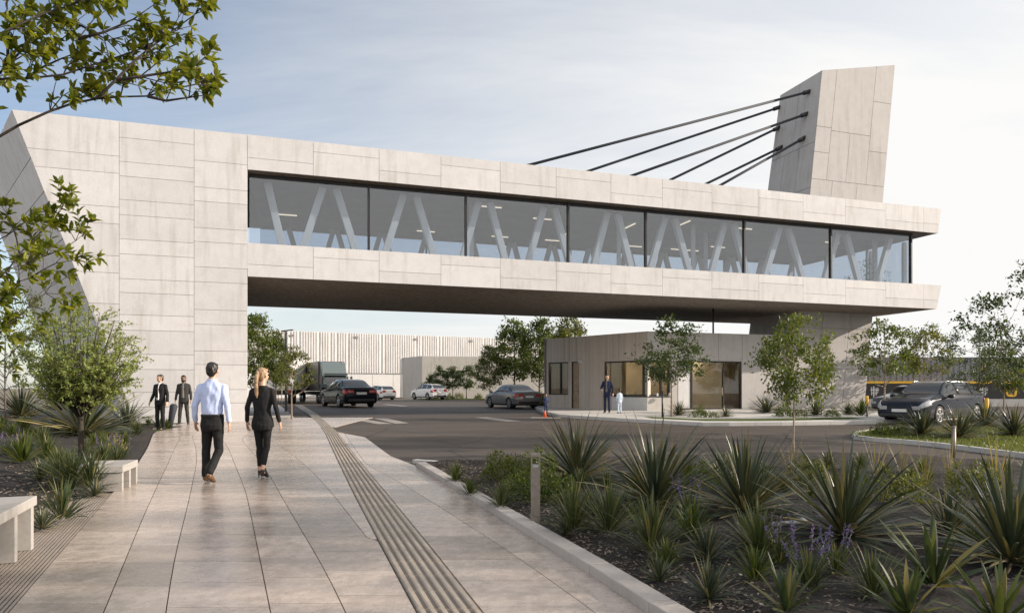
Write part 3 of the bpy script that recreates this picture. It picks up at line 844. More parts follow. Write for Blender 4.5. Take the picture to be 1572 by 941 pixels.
# --- pylon and pier: one raked prism from ground to top
WP = 3.2; 
tA0, tA1 = tw(1211, WP), tw(1262, WP); zA1 = zw(1262, 108, WP)
tB0, tB1 = tw(1327, WP), tw(1374, WP); zB1 = zw(1374, 100, WP)
def eA(z): return tA0 + (tA1 - tA0) * (z - 0.2) / (zA1 - 0.2)
def eB(z): return tB0 + (tB1 - tB0) * (z - 0.2) / (zB1 - 0.2)
def dep(z): return 4.6 - 1.0 * (z / zA1)
pyl = MB()
g0 = -0.1
def ringz(za, zb): return [FC(eA(za) + .03, WP + .05, za), FC(eB(zb) - .03, WP + .05, zb), FC(eB(zb) - .03, WP + dep(zb), zb), FC(eA(za) + .03, WP + dep(za), za)]
pyl.hexa(ringz(ZT - .6, ZT - .6) + ringz(zA1 - .02, zB1 - .02))
pier_mb = MB(); pier_mb.hexa(ringz(g0, g0) + ringz(ZB0 + .3, ZB0 + .3)); pier_mb.build('pier', M['conc_joint'], bb, fix=True)
pylon = pyl.build('pylon', M['conc_joint'], bb, fix=True)
pp = MB()
def ztop(s): return zA1 + (zB1 - zA1) * s
def pq(s0, s1, z0, z1, z1b=None):      # front panels, s across 0..1
    z1b = z1 if z1b is None else z1b
    def t(s, z): return eA(z) + (eB(z) - eA(z)) * s
    g = .011
    p = [FC(t(s0, z0) + g, WP, z0 + g), FC(t(s1, z0) - g, WP, z0 + g), FC(t(s1, z1b) - g, WP, z1b - g), FC(t(s0, z1) + g, WP, z1 - g)]
    b = [q + NN * .05 for q in p]
    pp.add(p + b, [(0, 1, 2, 3), (7, 6, 5, 4), (0, 4, 5, 1), (1, 5, 6, 2), (2, 6, 7, 3), (3, 7, 4, 0)])
zr = [zw(1250, v, WP) for v in (272, 193)]
pq(0, .20, zr[1], ztop(0), ztop(.20)); pq(.20, .74, zr[1] - .15, ztop(.20), ztop(.74))
pq(.74, 1, zw(1366, 160, WP), ztop(.74), ztop(1)); pq(.74, 1, zw(1362, 236, WP), zw(1366, 160, WP)); pq(.74, 1, zr[0] - .1, zw(1362, 236, WP))
pq(0, .20, zw(1245, 232, WP), zr[1]); pq(0, .20, zr[0] - .1, zw(1245, 232, WP))
pq(.20, .46, zr[0] - .1, zr[1] - .15); pq(.46, .74, zr[0] - .1, zr[1] - .15)
pq(0, .28, ZT - .5, zr[0] - .1); pq(.28, .62, ZT - .5, zr[0] - .1); pq(.62, 1, ZT - .5, zr[0] - .1)
pp.build('cladding_panel', M['conc_pylon'], pylon, fix=True); pp2 = pp; pp = MB()
for a, b in ((0, .33), (.33, .69), (.69, 1)):
    pq(a, b, ZB0 - .95, ZB0 + .1); pq(a, b, 2.6, ZB0 - .95); pq(a, b, -.05, 2.6)
pp.build('pier_cladding', M['conc_pylon'], bb, fix=True); pp = MB()
# side faces
for side in (0, 1):
    e = eA if side == 0 else eB
    pp = MB()
    top = zA1 if side == 0 else zB1
    for k, (z0, z1) in enumerate(((-.05, 2.6), (2.6, ZB0 + .1), (ZT - .5, ZT + 1.6), (ZT + 1.6, ZT + 4.3), (ZT + 4.3, top))):
        if k == 2: pp.build('pier_side', M['conc_pylon'], bb, fix=True); pp = MB()
        cu = [0.012, .34, .68, 1] if k % 2 else [0.012, .5, .82, 1]
        for a, b in zip(cu, cu[1:]):
            sg = -1 if side == 0 else 1
            def pt(s, z, o_=0): return FC(e(z) + o_, WP + dep(z) * s, z)
            g = .003; gg = .013
            q = [pt(a + g, z0 + gg), pt(b - g, z0 + gg), pt(b - g, z1 - gg), pt(a + g, z1 - gg)]
            q2 = [p - DD * .05 * sg for p in q]
            pp.add(q + q2, [(0, 1, 2, 3), (7, 6, 5, 4), (0, 4, 5, 1), (1, 5, 6, 2), (2, 6, 7, 3), (3, 7, 4, 0)])
    pp.build('side_cladding', M['conc_pylon'], pylon, fix=True)
# stay cables with sockets
for (ua, va), (ue, ve), s in (((1243, 141), (815, 253), .22), ((1196, 165), (903, 263), .80), ((1239, 175), (970, 270), .22), ((1195, 196), (1030, 276), .80), ((1235, 212), (1107, 284), .22), ((1200, 226), (1085, 282), .76)):
    # anchor on the left side face of the pylon
    best = None
    for i in range(400):
        z = ZT + (zA1 - ZT) * i / 399
        for j in range(30):
            q = FC(eA(z), WP + dep(z) * (j + .5) / 30, z)
            uu = U0 + FPX * q.x / q.y; vv = VH - FPX * (q.z - CAMH) / q.y
            dd_ = (uu - ua) ** 2 + (vv - va) ** 2
            if best is None or dd_ < best[0]: best = (dd_, q)
    A = best[1]; wc = (A - C0).dot(NN)
    te, ze = tw(ue, wc), zw(ue, ve, wc)
    E = FC(te, wc, ze); d = (E - A); k = (ZT - .02 - A.z) / d.z
    E2 = A + d * k
    c = MB(); c.tube([A + d.normalized() * .1, E2], 0.075, 8)
    co_ = c.build('stay_cable', M['cable'], bb)
    sk = MB(); sk.tube([A - d.normalized() * .12, A + d.normalized() * .45], 0.125, 10); sk.build('cable_socket', M['black'], co_)

# ---------------------------------------------------------------- walls with openings
def wall(mb, A, B, z0, z1, th, ops=(), m=0, inn=None):
    """wall from A to B (outer face), th thick to the left; ops = (s0, s1, za, zb) in metres along A-B"""
    A = Vector((A[0], A[1], 0)); B = Vector((B[0], B[1], 0)); d = (B - A); Ln = d.length; d.normalize()
    n = inn if inn is not None else Vector((-d.y, d.x, 0))
    ss = sorted(set([0, Ln] + [o[0] for o in ops] + [o[1] for o in ops]))
    for a, b in zip(ss, ss[1:]):
        zs = sorted(set([z0, z1] + [z for o in ops if o[0] <= a + 1e-4 and o[1] >= b - 1e-4 for z in (o[2], o[3])]))
        for za, zb in zip(zs, zs[1:]):
            mid = ((a + b) / 2, (za + zb) / 2)
            if any(o[0] < mid[0] < o[1] and o[2] < mid[1] < o[3] for o in ops): continue
            p = [A + d * a, A + d * b, A + d * b + n * th, A + d * a + n * th]
            mb.hexa([q + Vector((0, 0, za)) for q in p] + [q + Vector((0, 0, zb)) for q in p], m)
class Line:
    def __init__(s, A, B):
        s.A = Vector((A[0], A[1], 0)); s.B = Vector((B[0], B[1], 0)); s.d = (s.B - s.A).normalized(); s.n = Vector((-s.d.y, s.d.x, 0)); s.L = (s.B - s.A).length
    def at(s, t, o=0, z=0): return s.A + s.d * t + s.n * o + Vector((0, 0, z))
    def su(s, u):           # where the picture column u meets the wall
        k = (u - U0) / FPX
        return (k * s.A.y - s.A.x) / (s.d.x - k * s.d.y)
    def zu(s, u, v):
        return CAMH - (v - VH) / FPX * s.at(s.su(u)).y
    def box(s, mb, t0, t1, o0, o1, z0, z1, m=0):
        mb.hexa([s.at(t0, o0, z0), s.at(t1, o0, z0), s.at(t1, o1, z0), s.at(t0, o1, z0), s.at(t0, o0, z1), s.at(t1, o0, z1), s.at(t1, o1, z1), s.at(t0, o1, z1)], m)

# ---------------------------------------------------------------- gatehouse under the bridge
WH = WP - 0.06
YK = depth_at(994, WH); K = Vector(((994 - U0) / FPX * YK, YK, 0))
FL = Vector(((835.5 - U0) / FPX * 42.2, 42.2, 0))
KR = FC(tw(1207, WH), WH, 0)
gh = empty('gatehouse', (K.x, K.y, gz(K.y)))
tag(gh, 'low concrete gatehouse with wide lit windows under the far end of the bridge', 'gatehouse')
zH = 4.5; zg = 0.27
lf = Line(FL, K); rf = Line(K, KR)
zl = lf.zu(985, 553); zs_ = lf.zu(985, 608)
lops = [(lf.su(841.5), lf.su(872), lf.zu(856, 606), lf.zu(856, 556)), (lf.su(877), lf.su(889), zg, lf.zu(883, 555)), (lf.su(927), lf.L - .02, zs_, zl)]
rops = [(0.02, rf.su(1029), zs_, zl), (rf.su(1040), rf.su(1139), zg + .02, zl)]
wl = MB(); wall(wl, FL, K, 0.0, zH, 0.28, lops); hw = wl.build('wall', M['conc_house'], gh, fix=True)
wr = MB(); wall(wr, K + rf.d * .002, KR, 0.0, zH, 0.28, rops); wr.build('wall', M['conc_pylon'], gh, fix=True)
# parapet joints: thin dark recess strips stand 3 mm proud
jn = MB()
for u in (866, 874, 885, 904, 950, 975): 
    lf.box(jn, lf.su(u) - .012, lf.su(u) + .012, -.003, .01, zl + .02, zH - .02)
for u in (904,): lf.box(jn, lf.su(u) - .012, lf.su(u) + .012, -.003, .01, zg, zl)
for u in (1103, 1139.5): rf.box(jn, rf.su(u) - .014, rf.su(u) + .014, -.003, .01, zl + .02, zH - .02)
jn.build('joint', M['conc_joint'], hw, fix=True)
rfm = MB()
back = KR + NN * 7.5; fb = FL + Vector((.45, 4.2, 0))
rfm.prism([FL + lf.n * .28 + lf.d * .05 + Vector((0, 0, zH - .35)), K + rf.n * .3 + Vector((0, 0, zH - .35)), KR + rf.n * .28 - rf.d * .02 + Vector((0, 0, zH - .35)), back + Vector((0, 0, zH - .35)), fb + Vector((0, 0, zH - .35))], (0, 0, .2))
rfm.build('roof', M['ceil'], gh, fix=True)
bk = MB()
wall(bk, FL + lf.d * .01, fb, 0, zH, .2, inn=lf.d); wall(bk, fb, back, 0, zH, .2, inn=-NN); wall(bk, KR, back, 0, zH, .2, inn=-rf.d)
bk.build('wall', M['conc_house'], gh, fix=True)
# tan inner lining, standing behind the windows
inn = MB()
li = Line(FL + lf.d * .6 + lf.n * 2.6, K + lf.n * 2.6 + rf.d * 3.0)
li.box(inn, 0, li.L, 0, .1, zg, zl + .5)
ri = Line(K + rf.n * 3.6 + rf.d * .6, KR + rf.n * 3.6 - rf.d * .4)
ri.box(inn, 0, ri.L, 0, .1, zg, zl + .5)
inn.build('inner_wall', M['tan_wall'], gh, fix=True)
flr = MB(); flr.prism([FL + lf.n * .3 + Vector((0, 0, zg - .02)), K + rf.n * .3 + Vector((0, 0, zg - .02)), KR + rf.n * .3 + Vector((0, 0, zg - .02)), back + Vector((0, 0, zg - .02)), fb + Vector((0, 0, zg - .02))], (0, 0, .03))
flr.build('floor', M['wood'], gh, fix=True)
def glaz(line, s0, s1, z0, z1, muls, name='window'):
    g = MB(); line.box(g, s0 + .02, s1 - .02, .13, .145, z0 + .02, z1 - .02)
    o = g.build(name, M['glass_house'], gh, fix=True)
    f = MB(); w_ = .075
    line.box(f, s0 + .001, s1 - .001, .06, .2, z0 + .001, z0 + w_); line.box(f, s0 + .001, s1 - .001, .06, .2, z1 - w_, z1 - .001)
    for s in [s0 + w_ / 2 + .001, s1 - w_ / 2 - .001] + list(muls): line.box(f, s - w_ / 2, s + w_ / 2, .062, .198, z0 + w_ + .001, z1 - w_ - .001)
    f.build('frame', M['black'], o, fix=True)
    return o
glaz(lf, *lops[0], [lf.su(859)])
glaz(lf, *lops[2], [lf.su(986)])
glaz(rf, *rops[0], [rf.su(1016)])
dw = glaz(rf, *rops[1], [rf.su(1063), rf.su(1112)], 'glass_door')
hd = MB(); s = rf.su(1109); rf.box(hd, s - .02, s + .02, .0, .055, 1.05, 1.5); hd.build('handle', M['steel'], dw, fix=True)
pv = MB(); rf.box(pv, rf.su(1041.5), rf.su(1061), .10, .125, zg + .1, zl - .1); pv.build('blind_panel', M['pale_panel'], dw, fix=True)
dr = MB(); lf.box(dr, lops[1][0] + .03, lops[1][1] - .03, .10, .15, zg, lops[1][3] - .03)
do_ = dr.build('door', M['wood'], gh, fix=True)
df = MB(); 
for a, b in ((lops[1][0] + .001, lops[1][0] + .06), (lops[1][1] - .06, lops[1][1] - .001)): lf.box(df, a, b, .05, .22, zg, lops[1][3] - .06)
lf.box(df, lops[1][0] + .001, lops[1][1] - .001, .05, .22, lops[1][3] - .06, lops[1][3] - .001); df.build('frame', M['black'], do_, fix=True)
dh = MB(); s = lops[1][1] - .16; lf.box(dh, s - .06, s + .06, .02, .06, 1.25, 1.29); lf.box(dh, s + .03, s + .06, .06, .1, 1.25, 1.29); dh.build('handle', M['steel'], do_, fix=True)
# pale plinth cladding below the wide window
pc = MB()
lf.box(pc, lf.su(940), lf.L + .028, -.03, -.003, zg - .1, zs_ - .06); pl1 = pc.build('plinth_panel', M['pale_panel'], gh, fix=True)
pc = MB(); rf.box(pc, 0.0, rf.su(1029), -.03, -.003, zg - .1, zs_ - .06); pc.build('plinth_panel', M['conc_wall'], gh, fix=True)
sl_ = MB(); lf.box(sl_, lf.su(940), lf.L + .05, -.05, .05, zs_ - .055, zs_ - .005); rf.box(sl_, 0.052, rf.su(1029), -.05, .05, zs_ - .055, zs_ - .005); sl_.build('sill', M['black'], gh, fix=True)
# ceiling strips, picture, counter things inside
for ln, a, b, o_ in ((lf, lf.su(935), lf.su(980), 1.2), (lf, lf.su(845), lf.su(868), 1.3), (rf, rf.su(1070), rf.su(1130), 2.0), (rf, .4, rf.su(1025), 1.6)):
    l_ = MB(); ln.box(l_, a, b, o_, o_ + .08, zl + .12, zl + .17); l_.build('ceiling_light', M['lamp_house'], gh, fix=True)
pi = MB(); a = ri.su(1090); b = ri.su(1103); ri.box(pi, a - .1, b + .1, -.06, -.01, 1.4, 2.7)
pc_ = pi.build('framed_picture', M['wood'], gh, fix=True)
pa = MB(); ri.box(pa, a, b, -.07, -.062, 1.5, 2.6); pa.build('canvas', M['dark_art'], pc_, fix=True)
ct = MB(); ri.box(ct, ri.su(1066), ri.su(1135), -.9, -.35, zg, 1.15); ct.build('counter', M['wood'], gh, fix=True)
dk = MB(); lf.box(dk, lf.su(930), lf.L - .2, .5, 1.1, zg, zs_ - .02); dk.build('counter', M['wood'], gh, fix=True)
rr_ = random.Random(8)
for i in range(7):
    b = MB(); s = lf.su(938) + i * .55 + rr_.uniform(-.1, .1); o_ = rr_.uniform(.6, .95); h_ = rr_.uniform(.12, .28)
    q = lf.at(s, o_, 0)
    b.lathe([(.06, zs_ - .02), (.075, zs_ + h_ * .5), (.045, zs_ + h_ * .8), (.05, zs_ + h_)], (q.x, q.y, 0), n=10)
    tag(b.build('jar', M['pale_panel' if i % 2 else 'conc_wall']), 'small pale jar on the counter behind the wide gatehouse window', 'jar', 'jars on the gatehouse counter')
# camera by the door, wall light, roof vents
cm_ = MB(); s = lf.su(893); lf.box(cm_, s - .05, s + .05, -.28, -.02, zl - .02, zl + .1); lf.box(cm_, s - .02, s + .02, -.02, 0, zl, zl + .06); cm_.build('security_camera', M['pale_panel'], gh, fix=True)
# slim steel post between gatehouse roof and bridge
ps = MB(); q = rf.at(rf.su(1103), .5); ps.tube([(q.x, q.y, zH), (q.x, q.y, ZB0 - .014)], .05, 8)
tag(ps.build('steel_post', M['black']), 'thin black post between the gatehouse roof and the bridge underside', 'post')

# ---------------------------------------------------------------- corrugated warehouse behind the bridge
wA = Vector(((300 - U0) / FPX * 90, 90, 0)); wl_ = Line(wA, wA + Vector((2.127, 1, 0)) * 34)
wh = empty('warehouse', (wA.x, wA.y, .1)); tag(wh, 'long warehouse with pale vertical corrugated cladding behind the parked truck', 'warehouse')
zc0, zc1 = wl_.zu(560, 573), wl_.zu(560, 512)
b = MB(); wl_.box(b, 0, wl_.L, .1, 12, 0, zc1 - .25); wb = b.build('wall', M['pale_panel'], wh, fix=True)
c = MB(); s = 0; rw = random.Random(4)
wl_.box(c, 0, wl_.L, .02, .098, zc0, zc1)
while s < wl_.L - .3:
    wl_.box(c, s, s + .17, -.09, .02, zc0 + .002, zc1 - .002); s += .36 * rw.choice([1, 1, 1, 1.0, 1.5])
c.build('cladding', M['metal_clad'], wh, fix=True)
jw = MB(); s = 2
while s < wl_.L:
    wl_.box(jw, s, s + .04, .094, .11, .1, zc0 - .02); s += 3.1
jw.build('joint', M['postgrey'], wb, fix=True)
fl_ = MB(); 
for s in range(3, int(wl_.L), 9): wl_.box(fl_, s, s + .5, -.2, -.1, zc1 - .75, zc1 - .45)
fl_.build('wall_lamp', M['postgrey'], wh, fix=True)
# concrete block in front
aA = Vector(((617.5 - U0) / FPX * 92, 92, 0)); aB = Vector(((648 - U0) / FPX * 87, 87, 0))
aC = aB + Vector((0.98, 0.2, 0)) * 26
an = empty('concrete_block_building', (aB.x, aB.y, .1)); tag(an, 'plain flat roofed concrete block building beside the white car', 'building')
b = MB(); zt = CAMH + 48 / FPX * 87
b.prism([aA, aB, aC, aC + Vector((-2, 8, 0)), aA + Vector((1, 6, 0))], (0, 0, zt)); ab = b.build('wall', M['conc_wall'], an, fix=True)
b = MB(); q = [p + Vector((0, 0, zt + .003)) for p in (aA, aB, aC, aC + Vector((-2, 8, 0)), aA + Vector((1, 6, 0)))]
b.prism(q, (0, 0, .12)); b.build('coping', M['kerb_grey'], an, fix=True)
b = MB(); q = aA + Vector((-.15, -.12, 0)); b.tube([(q.x, q.y, .12), (q.x, q.y, zt - .1)], .09, 8); b.tube([(q.x, q.y, zt - .1), (q.x + .2, q.y + .3, zt + .05)], .09, 8)
b.build('downpipe', M['pale_panel'], an)

# ---------------------------------------------------------------- depot on the right with the black signed band
dA, dB = Vector((24.5, 49.0, 0)), Vector((62, 49.8, 0))
dl = Line(dA, dB); dp = empty('depot', (dA.x, dA.y, .1)); tag(dp, 'long grey corrugated depot with a black and amber sign band at the right', 'depot')
zq = [CAMH - (v - VH) / FPX * 49 for v in (612.5, 588.5, 587, 548)]
b = MB(); dl.box(b, 0, dl.L, .1, 10, 0, zq[3] - .1); b.build('wall', M['grey_clad'], dp, fix=True)
b = MB(); dl.box(b, 0, dl.L, .03, .098, zq[2] + .1, zq[3]); s = 0
while s < dl.L: dl.box(b, s, s + .2, -.03, .03, zq[2] + .102, zq[3] - .002); s += .42
b.build('cladding', M['grey_clad'], dp, fix=True)
b = MB(); dl.box(b, 0, dl.L, -.25, .098, 0, zq[0]); b.build('plinth', M['kerb_grey'], dp, fix=True)
s = 0.3; k = 0
while s < dl.L - 6:
    b = MB(); dl.box(b, s, s + 7.9, .0, .096, zq[0] + .01, zq[1] - .01); sp = b.build('sign_panel', M['black'], dp, fix=True)
    b = MB(); dl.box(b, s, s + 7.95, -.12, .09, zq[1], zq[2] + .09); b.build('edge_strip', M['yellow'], sp, fix=True)
    zc = (zq[0] + zq[1]) / 2
    e = MB(); p = []
    se = dl.su(1385.5) if k == 0 else dl.su(1385.5) + 8.0 * k
    for i in range(28):
        a = 2 * math.pi * i / 28; r_ = .40 / max(abs(math.cos(a)), abs(math.sin(a))) * .55 + .40 * .45
        p.append(dl.at(se + r_ * math.cos(a), -.004, zc + r_ * math.sin(a)))
    e.prism(p, -dl.n * .03); em_ = e.build('emblem', M['yellow'], sp, fix=True)
    e = MB()
    for (x, z_, w_, h_) in ((-.14, .05, .13, .12), (.1, .02, .16, .16), (-.03, -.14, .22, .07), (.13, -.2, .08, .1), (-.2, -.1, .05, .16), (.0, .2, .2, .05)):
        p = [dl.at(se + x + w_ * math.cos(2 * math.pi * i / 10), -.037, zc + z_ + h_ * math.sin(2 * math.pi * i / 10)) for i in range(10)]
        e.prism(p, -dl.n * .008)
        p = [dl.at(se + x * .9 + w_ * .5 * math.cos(2 * math.pi * i / 8), -.047, zc + z_ + h_ * .5 * math.sin(2 * math.pi * i / 8)) for i in range(8)]
        e.prism(p, -dl.n * .006, 1)
    e.build('emblem_drawing', [M['black_plastic'], M['steel']], em_, fix=True)
    e = MB(); sx = se - 2.05
    for (x, z0_, z1_, w_) in ((-.22, -.28, .30, .07), (-.06, -.42, .36, .09), (.12, -.30, .24, .08), (.24, -.12, .3, .05)):
        dl.box(e, sx + x - w_ / 2, sx + x + w_ / 2, -.012, -.004, zc + z0_, zc + z1_)
    dl.box(e, sx - .3, sx + .32, -.016, -.0125, zc + .06, zc + .15); dl.box(e, sx - .26, sx + .2, -.016, -.0125, zc - .16, zc - .1)
    e.build('emblem', M['pale_panel'], sp, fix=True)
    s += 8.0; k += 1
# ---------------------------------------------------------------- plants: leaf and blade meshes
def blade_plant(seed, n, Ln, wd, up0=88, up1=4, droop=0.5, seg=6, fold=0.25, jit=0.12, base_r=0.05, keep=None, pw=1.0):
    r = random.Random(seed); mb = MB()
    for i in range(n):
        f = ((i + .5) / n) ** pw
        az = i * 2.39996 + r.uniform(-.4, .4)
        el = R(up0 + (up1 - up0) * f + r.uniform(-7, 7))
        l = Ln * (1 - jit * r.random() * 2) * (0.86 + 0.2 * math.sin(math.pi * min(1, f * 1.15)))
        w = wd * r.uniform(.8, 1.15)
        d = Vector((math.cos(az), math.sin(az), 0)); side = Vector((-d.y, d.x, 0))
        side = (side + Vector((0, 0, r.uniform(-.35, .35)))).normalized()
        p = d * base_r * f + Vector((0, 0, .02 + base_r * (1 - f)))
        e = el; dr = droop * (0.35 + 0.65 * f) * r.uniform(.4, 1.5)
        vs = []; tw_ = r.uniform(-.5, .5)
        for k in range(seg + 1):
            t = k / seg
            ww = w * (0.62 + 1.5 * t - 1.05 * t * t) * (1 - t ** 3.2) if t < 1 else 0.0
            dirv = d * math.cos(e) + Vector((0, 0, math.sin(e)))
            nrm = side.cross(dirv)
            s2 = (side * math.cos(tw_ * t) + nrm * math.sin(tw_ * t)).normalized()
            n2 = s2.cross(dirv).normalized()
            if k < seg:
                vs += [p - s2 * ww / 2 + n2 * 0, p - n2 * ww * fold * -1 * -1, p + s2 * ww / 2]
            else: vs += [p]
            p = p + dirv * (l / seg)
            if p.z < 0.03: p.z = 0.03 + 0.01 * r.random()
            e -= dr / seg * (0.4 + 1.3 * t)
        fs = []
        for k in range(seg - 1):
            a = 3 * k
            fs += [(a, a + 1, a + 4, a + 3), (a + 1, a + 2, a + 5, a + 4)]
        a = 3 * (seg - 1); fs += [(a, a + 1, a + 3), (a + 1, a + 2, a + 3)]
        mb.add(vs, fs, 0, True)
    return mb
def leaf_add(mb, p, d, nrm, ln, w, m=0, fold=0.15, fine=False):
    d = d.normalized(); s = d.cross(nrm)
    if s.length < 1e-4: s = d.cross(Vector((0.3, 0.9, 0.1)))
    s.normalize(); nn = s.cross(d)
    if fine:
        a = p + d * ln * .28; b = p + d * ln * .68
        u = nn * (-w * fold)
        mb.add([p, a + s * w * .42 - u, a + u * .6, a - s * w * .42 - u, b + s * w * .40 - u, b + u * .6, b - s * w * .40 - u, p + d * ln - nn * ln * .06],
               [(0, 2, 1), (0, 3, 2), (1, 2, 5, 4), (2, 3, 6, 5), (4, 5, 7), (5, 6, 7)], m, True)
    else:
        c = p + d * ln * .45
        mb.add([p, c + s * w * .5 + nn * w * fold, p + d * ln, c - s * w * .5 + nn * w * fold], [(0, 1, 2), (0, 2, 3)], m)
def rvec(r):
    while True:
        v = Vector((r.uniform(-1, 1), r.uniform(-1, 1), r.uniform(-1, 1)))
        if 0.05 < v.length < 1: return v.normalized()
def bush(seed, rx, rz, nclump, per, leaf, mat=0, w=.45, low=0.0):
    r = random.Random(seed); mb = MB()
    for i in range(nclump):
        v = rvec(r); v.z = abs(v.z)
        k = r.uniform(.55, 1.0) * (1 + .25 * math.sin(v.x * 5 + seed) * math.cos(v.y * 4))
        c = Vector((v.x * rx * k, v.y * rx * k, low + v.z * rz * k))
        for j in range(per):
            o = rvec(r) * leaf * r.uniform(.2, 1.6)
            d = (v * .9 + rvec(r) + Vector((0, 0, .4)))
            leaf_add(mb, c + o, d, (v + rvec(r) * .7), leaf * r.uniform(.7, 1.25), leaf * w)
    return mb
def tree_parts(seed, Ht, cb, Rc, tr, nl, ncl, per, leaf, clr, lean=0.0, top=0.5, wleaf=.5, flat=1.0, gapk=0.35, fine=False, squash=None, stems=1):
    """trunk and limb mesh, crown mesh: clumps of leaves hung on twigs within an uneven crown"""
    r = random.Random(seed); tk = MB(); cr = MB()
    def tp(t):
        return Vector((lean * t * t * Ht + .05 * math.sin(t * 5 + seed) * t, .05 * math.cos(t * 4 + seed) * t, t * Ht * .93))
    pts = [tp(i / 9) for i in range(10)]
    tk.tube(pts, [tr * (1 - .86 * (i / 9)) * (1.25 if i == 0 else 1) for i in range(10)], 7)
    ch = Ht - cb; mid = cb + ch * .48
    nodes = []
    lobes = [(rvec(r), r.uniform(.2, .5)) for _ in range(9)]
    def clump_center():
        for _ in range(40):
            v = rvec(r); v.z *= .95
            k = r.uniform(.35, 1.0) ** .6
            s = 1.0
            for lv, a in lobes:
                q = v.dot(lv)
                if q > .55: s += a * (q - .55) * 1.6
                if q < -.82: s -= gapk * (-q - .82) * 3
            zz = v.z * k
            wr = Rc * k * s * (1 - .38 * max(0, zz) * top * 1.4)
            c = Vector((v.x * wr, v.y * wr * flat, mid + zz * ch * .52 * (1 + .2 * (s - 1))))
            c.x += lean * (c.z / Ht) ** 2 * Ht
            return c
    cs = [clump_center() for _ in range(ncl)]
    cs.sort(key=lambda c: c.z)
    limb_pts = []
    for i in range(nl):
        c = max(r.sample(cs, min(6, len(cs))), key=lambda q: (q.xy - tp(q.z / Ht).xy).length)
        h = max(cb * .8, min(c.z - (c.xy.length) * r.uniform(.5, .9), Ht * .8))
        a = tp(min(.97, h / (Ht * .93)))
        m1 = a.lerp(c, .5) + Vector((0, 0, -.06 * ch)) + rvec(r) * .05 * Rc
        pl = [a, a.lerp(m1, .55) + rvec(r) * .02 * Rc, m1, m1.lerp(c, .55) + rvec(r) * .03 * Rc, c]
        r0 = tr * .45 * (1 - .5 * h / Ht)
        tk.tube(pl, [r0, r0 * .8, r0 * .6, r0 * .42, r0 * .2], 5)
        limb_pts += pl[1:]
    for c in cs:
        cand = limb_pts + [tp(min(1, max(cb * .9, c.z - .25 * ch) / (Ht * .93)))]
        a = min(cand, key=lambda q: (q - c).length + (.6 * max(0, q.z - c.z)))
        if (a - c).length > .02: tk.tube([a, a.lerp(c, .5) + Vector((0, 0, -.03 * ch)), c], [tr * .14, tr * .1, tr * .05], 3, cap=False)
        kk = r.uniform(.6, 1.25); out = (c - Vector((0, 0, mid))).normalized()
        for j in range(int(per * kk)):
            o = Vector((r.gauss(0, 1), r.gauss(0, 1), r.gauss(0, .6))) * clr * kk * .6
            d = out * .6 + rvec(r) + Vector((0, 0, .15))
            leaf_add(cr, c + o, d, Vector((0, 0, 1)) + rvec(r) * .9, leaf * r.uniform(.7, 1.3), leaf * wleaf, fine=fine)
    return tk, cr
def add_tree(name, loc, label, tk, cr, bark, leafm, group=None, rz=0.0, sc=1.0):
    t = empty(name, loc, rz, sc); tag(t, label, 'tree', group)
    tk.build('trunk', M[bark], t, world=False); cr.build('crown', M[leafm], t, world=False)
    return t

TREES = {}
def tree_px(label, u, vb, vt, dz, kind, bark='bark', leafm='leaf_mid', group=None, rz=0.0, name='young_tree', Yf=None, width=1.0):
    g = G(u, vb, dz) if Yf is None else Vector(((u - U0) / FPX * Yf, Yf, gz(Yf) + dz))
    Ht = (VH - vt) / FPX * g.y + CAMH - g.z
    key = kind
    if key not in TREES:
        TREES[key] = [m.mesh(n_, M['bark']) for m, n_ in zip(tree_parts(**KINDS_T[key]), ('trunk', 'crown'))]
    s = Ht / KINDS_T[key]['Ht']
    t = empty(name, g, rz); t.scale = (s * width, s * width, s); tag(t, label, 'tree', group)
    for me, n_, mt in zip(TREES[key], ('trunk', 'crown'), (bark, leafm)):
        o = bpy.data.objects.new(n_, me); COL.objects.link(o); o.parent = t
        if len(me.materials) and me.users > 1 or True:
            o.material_slots[0].link = 'OBJECT'; o.material_slots[0].material = M[mt]
    return t
KINDS_T = {
 'high': dict(seed=51, Ht=10.5, cb=6.3, Rc=2.3, tr=.13, nl=9, ncl=46, per=44, leaf=.24, clr=.42, top=.6),
 'slim': dict(seed=3, Ht=4.6, cb=1.5, Rc=1.15, tr=.05, nl=9, ncl=62, per=46, leaf=.17, clr=.30, top=.9),
 'round': dict(seed=7, Ht=3.0, cb=1.15, Rc=.92, tr=.026, nl=10, ncl=95, per=46, leaf=.10, clr=.20, top=.5),
 'tall': dict(seed=12, Ht=8.5, cb=2.2, Rc=2.2, tr=.11, nl=11, ncl=110, per=50, leaf=.32, clr=.52, top=.8),
 'tall_b': dict(seed=19, Ht=8.5, cb=1.6, Rc=2.5, tr=.11, nl=11, ncl=120, per=50, leaf=.32, clr=.54, top=.7),
 'tiny': dict(seed=23, Ht=2.9, cb=.9, Rc=.85, tr=.05, nl=6, ncl=46, per=44, leaf=.17, clr=.24, top=.9),
 'loose': dict(seed=31, Ht=5.2, cb=1.9, Rc=1.5, tr=.06, nl=9, ncl=66, per=46, leaf=.19, clr=.34, top=.7),
 'layer': dict(seed=41, Ht=6.6, cb=2.0, Rc=2.3, tr=.07, nl=12, ncl=74, per=60, leaf=.16, clr=.36, top=.9),
}
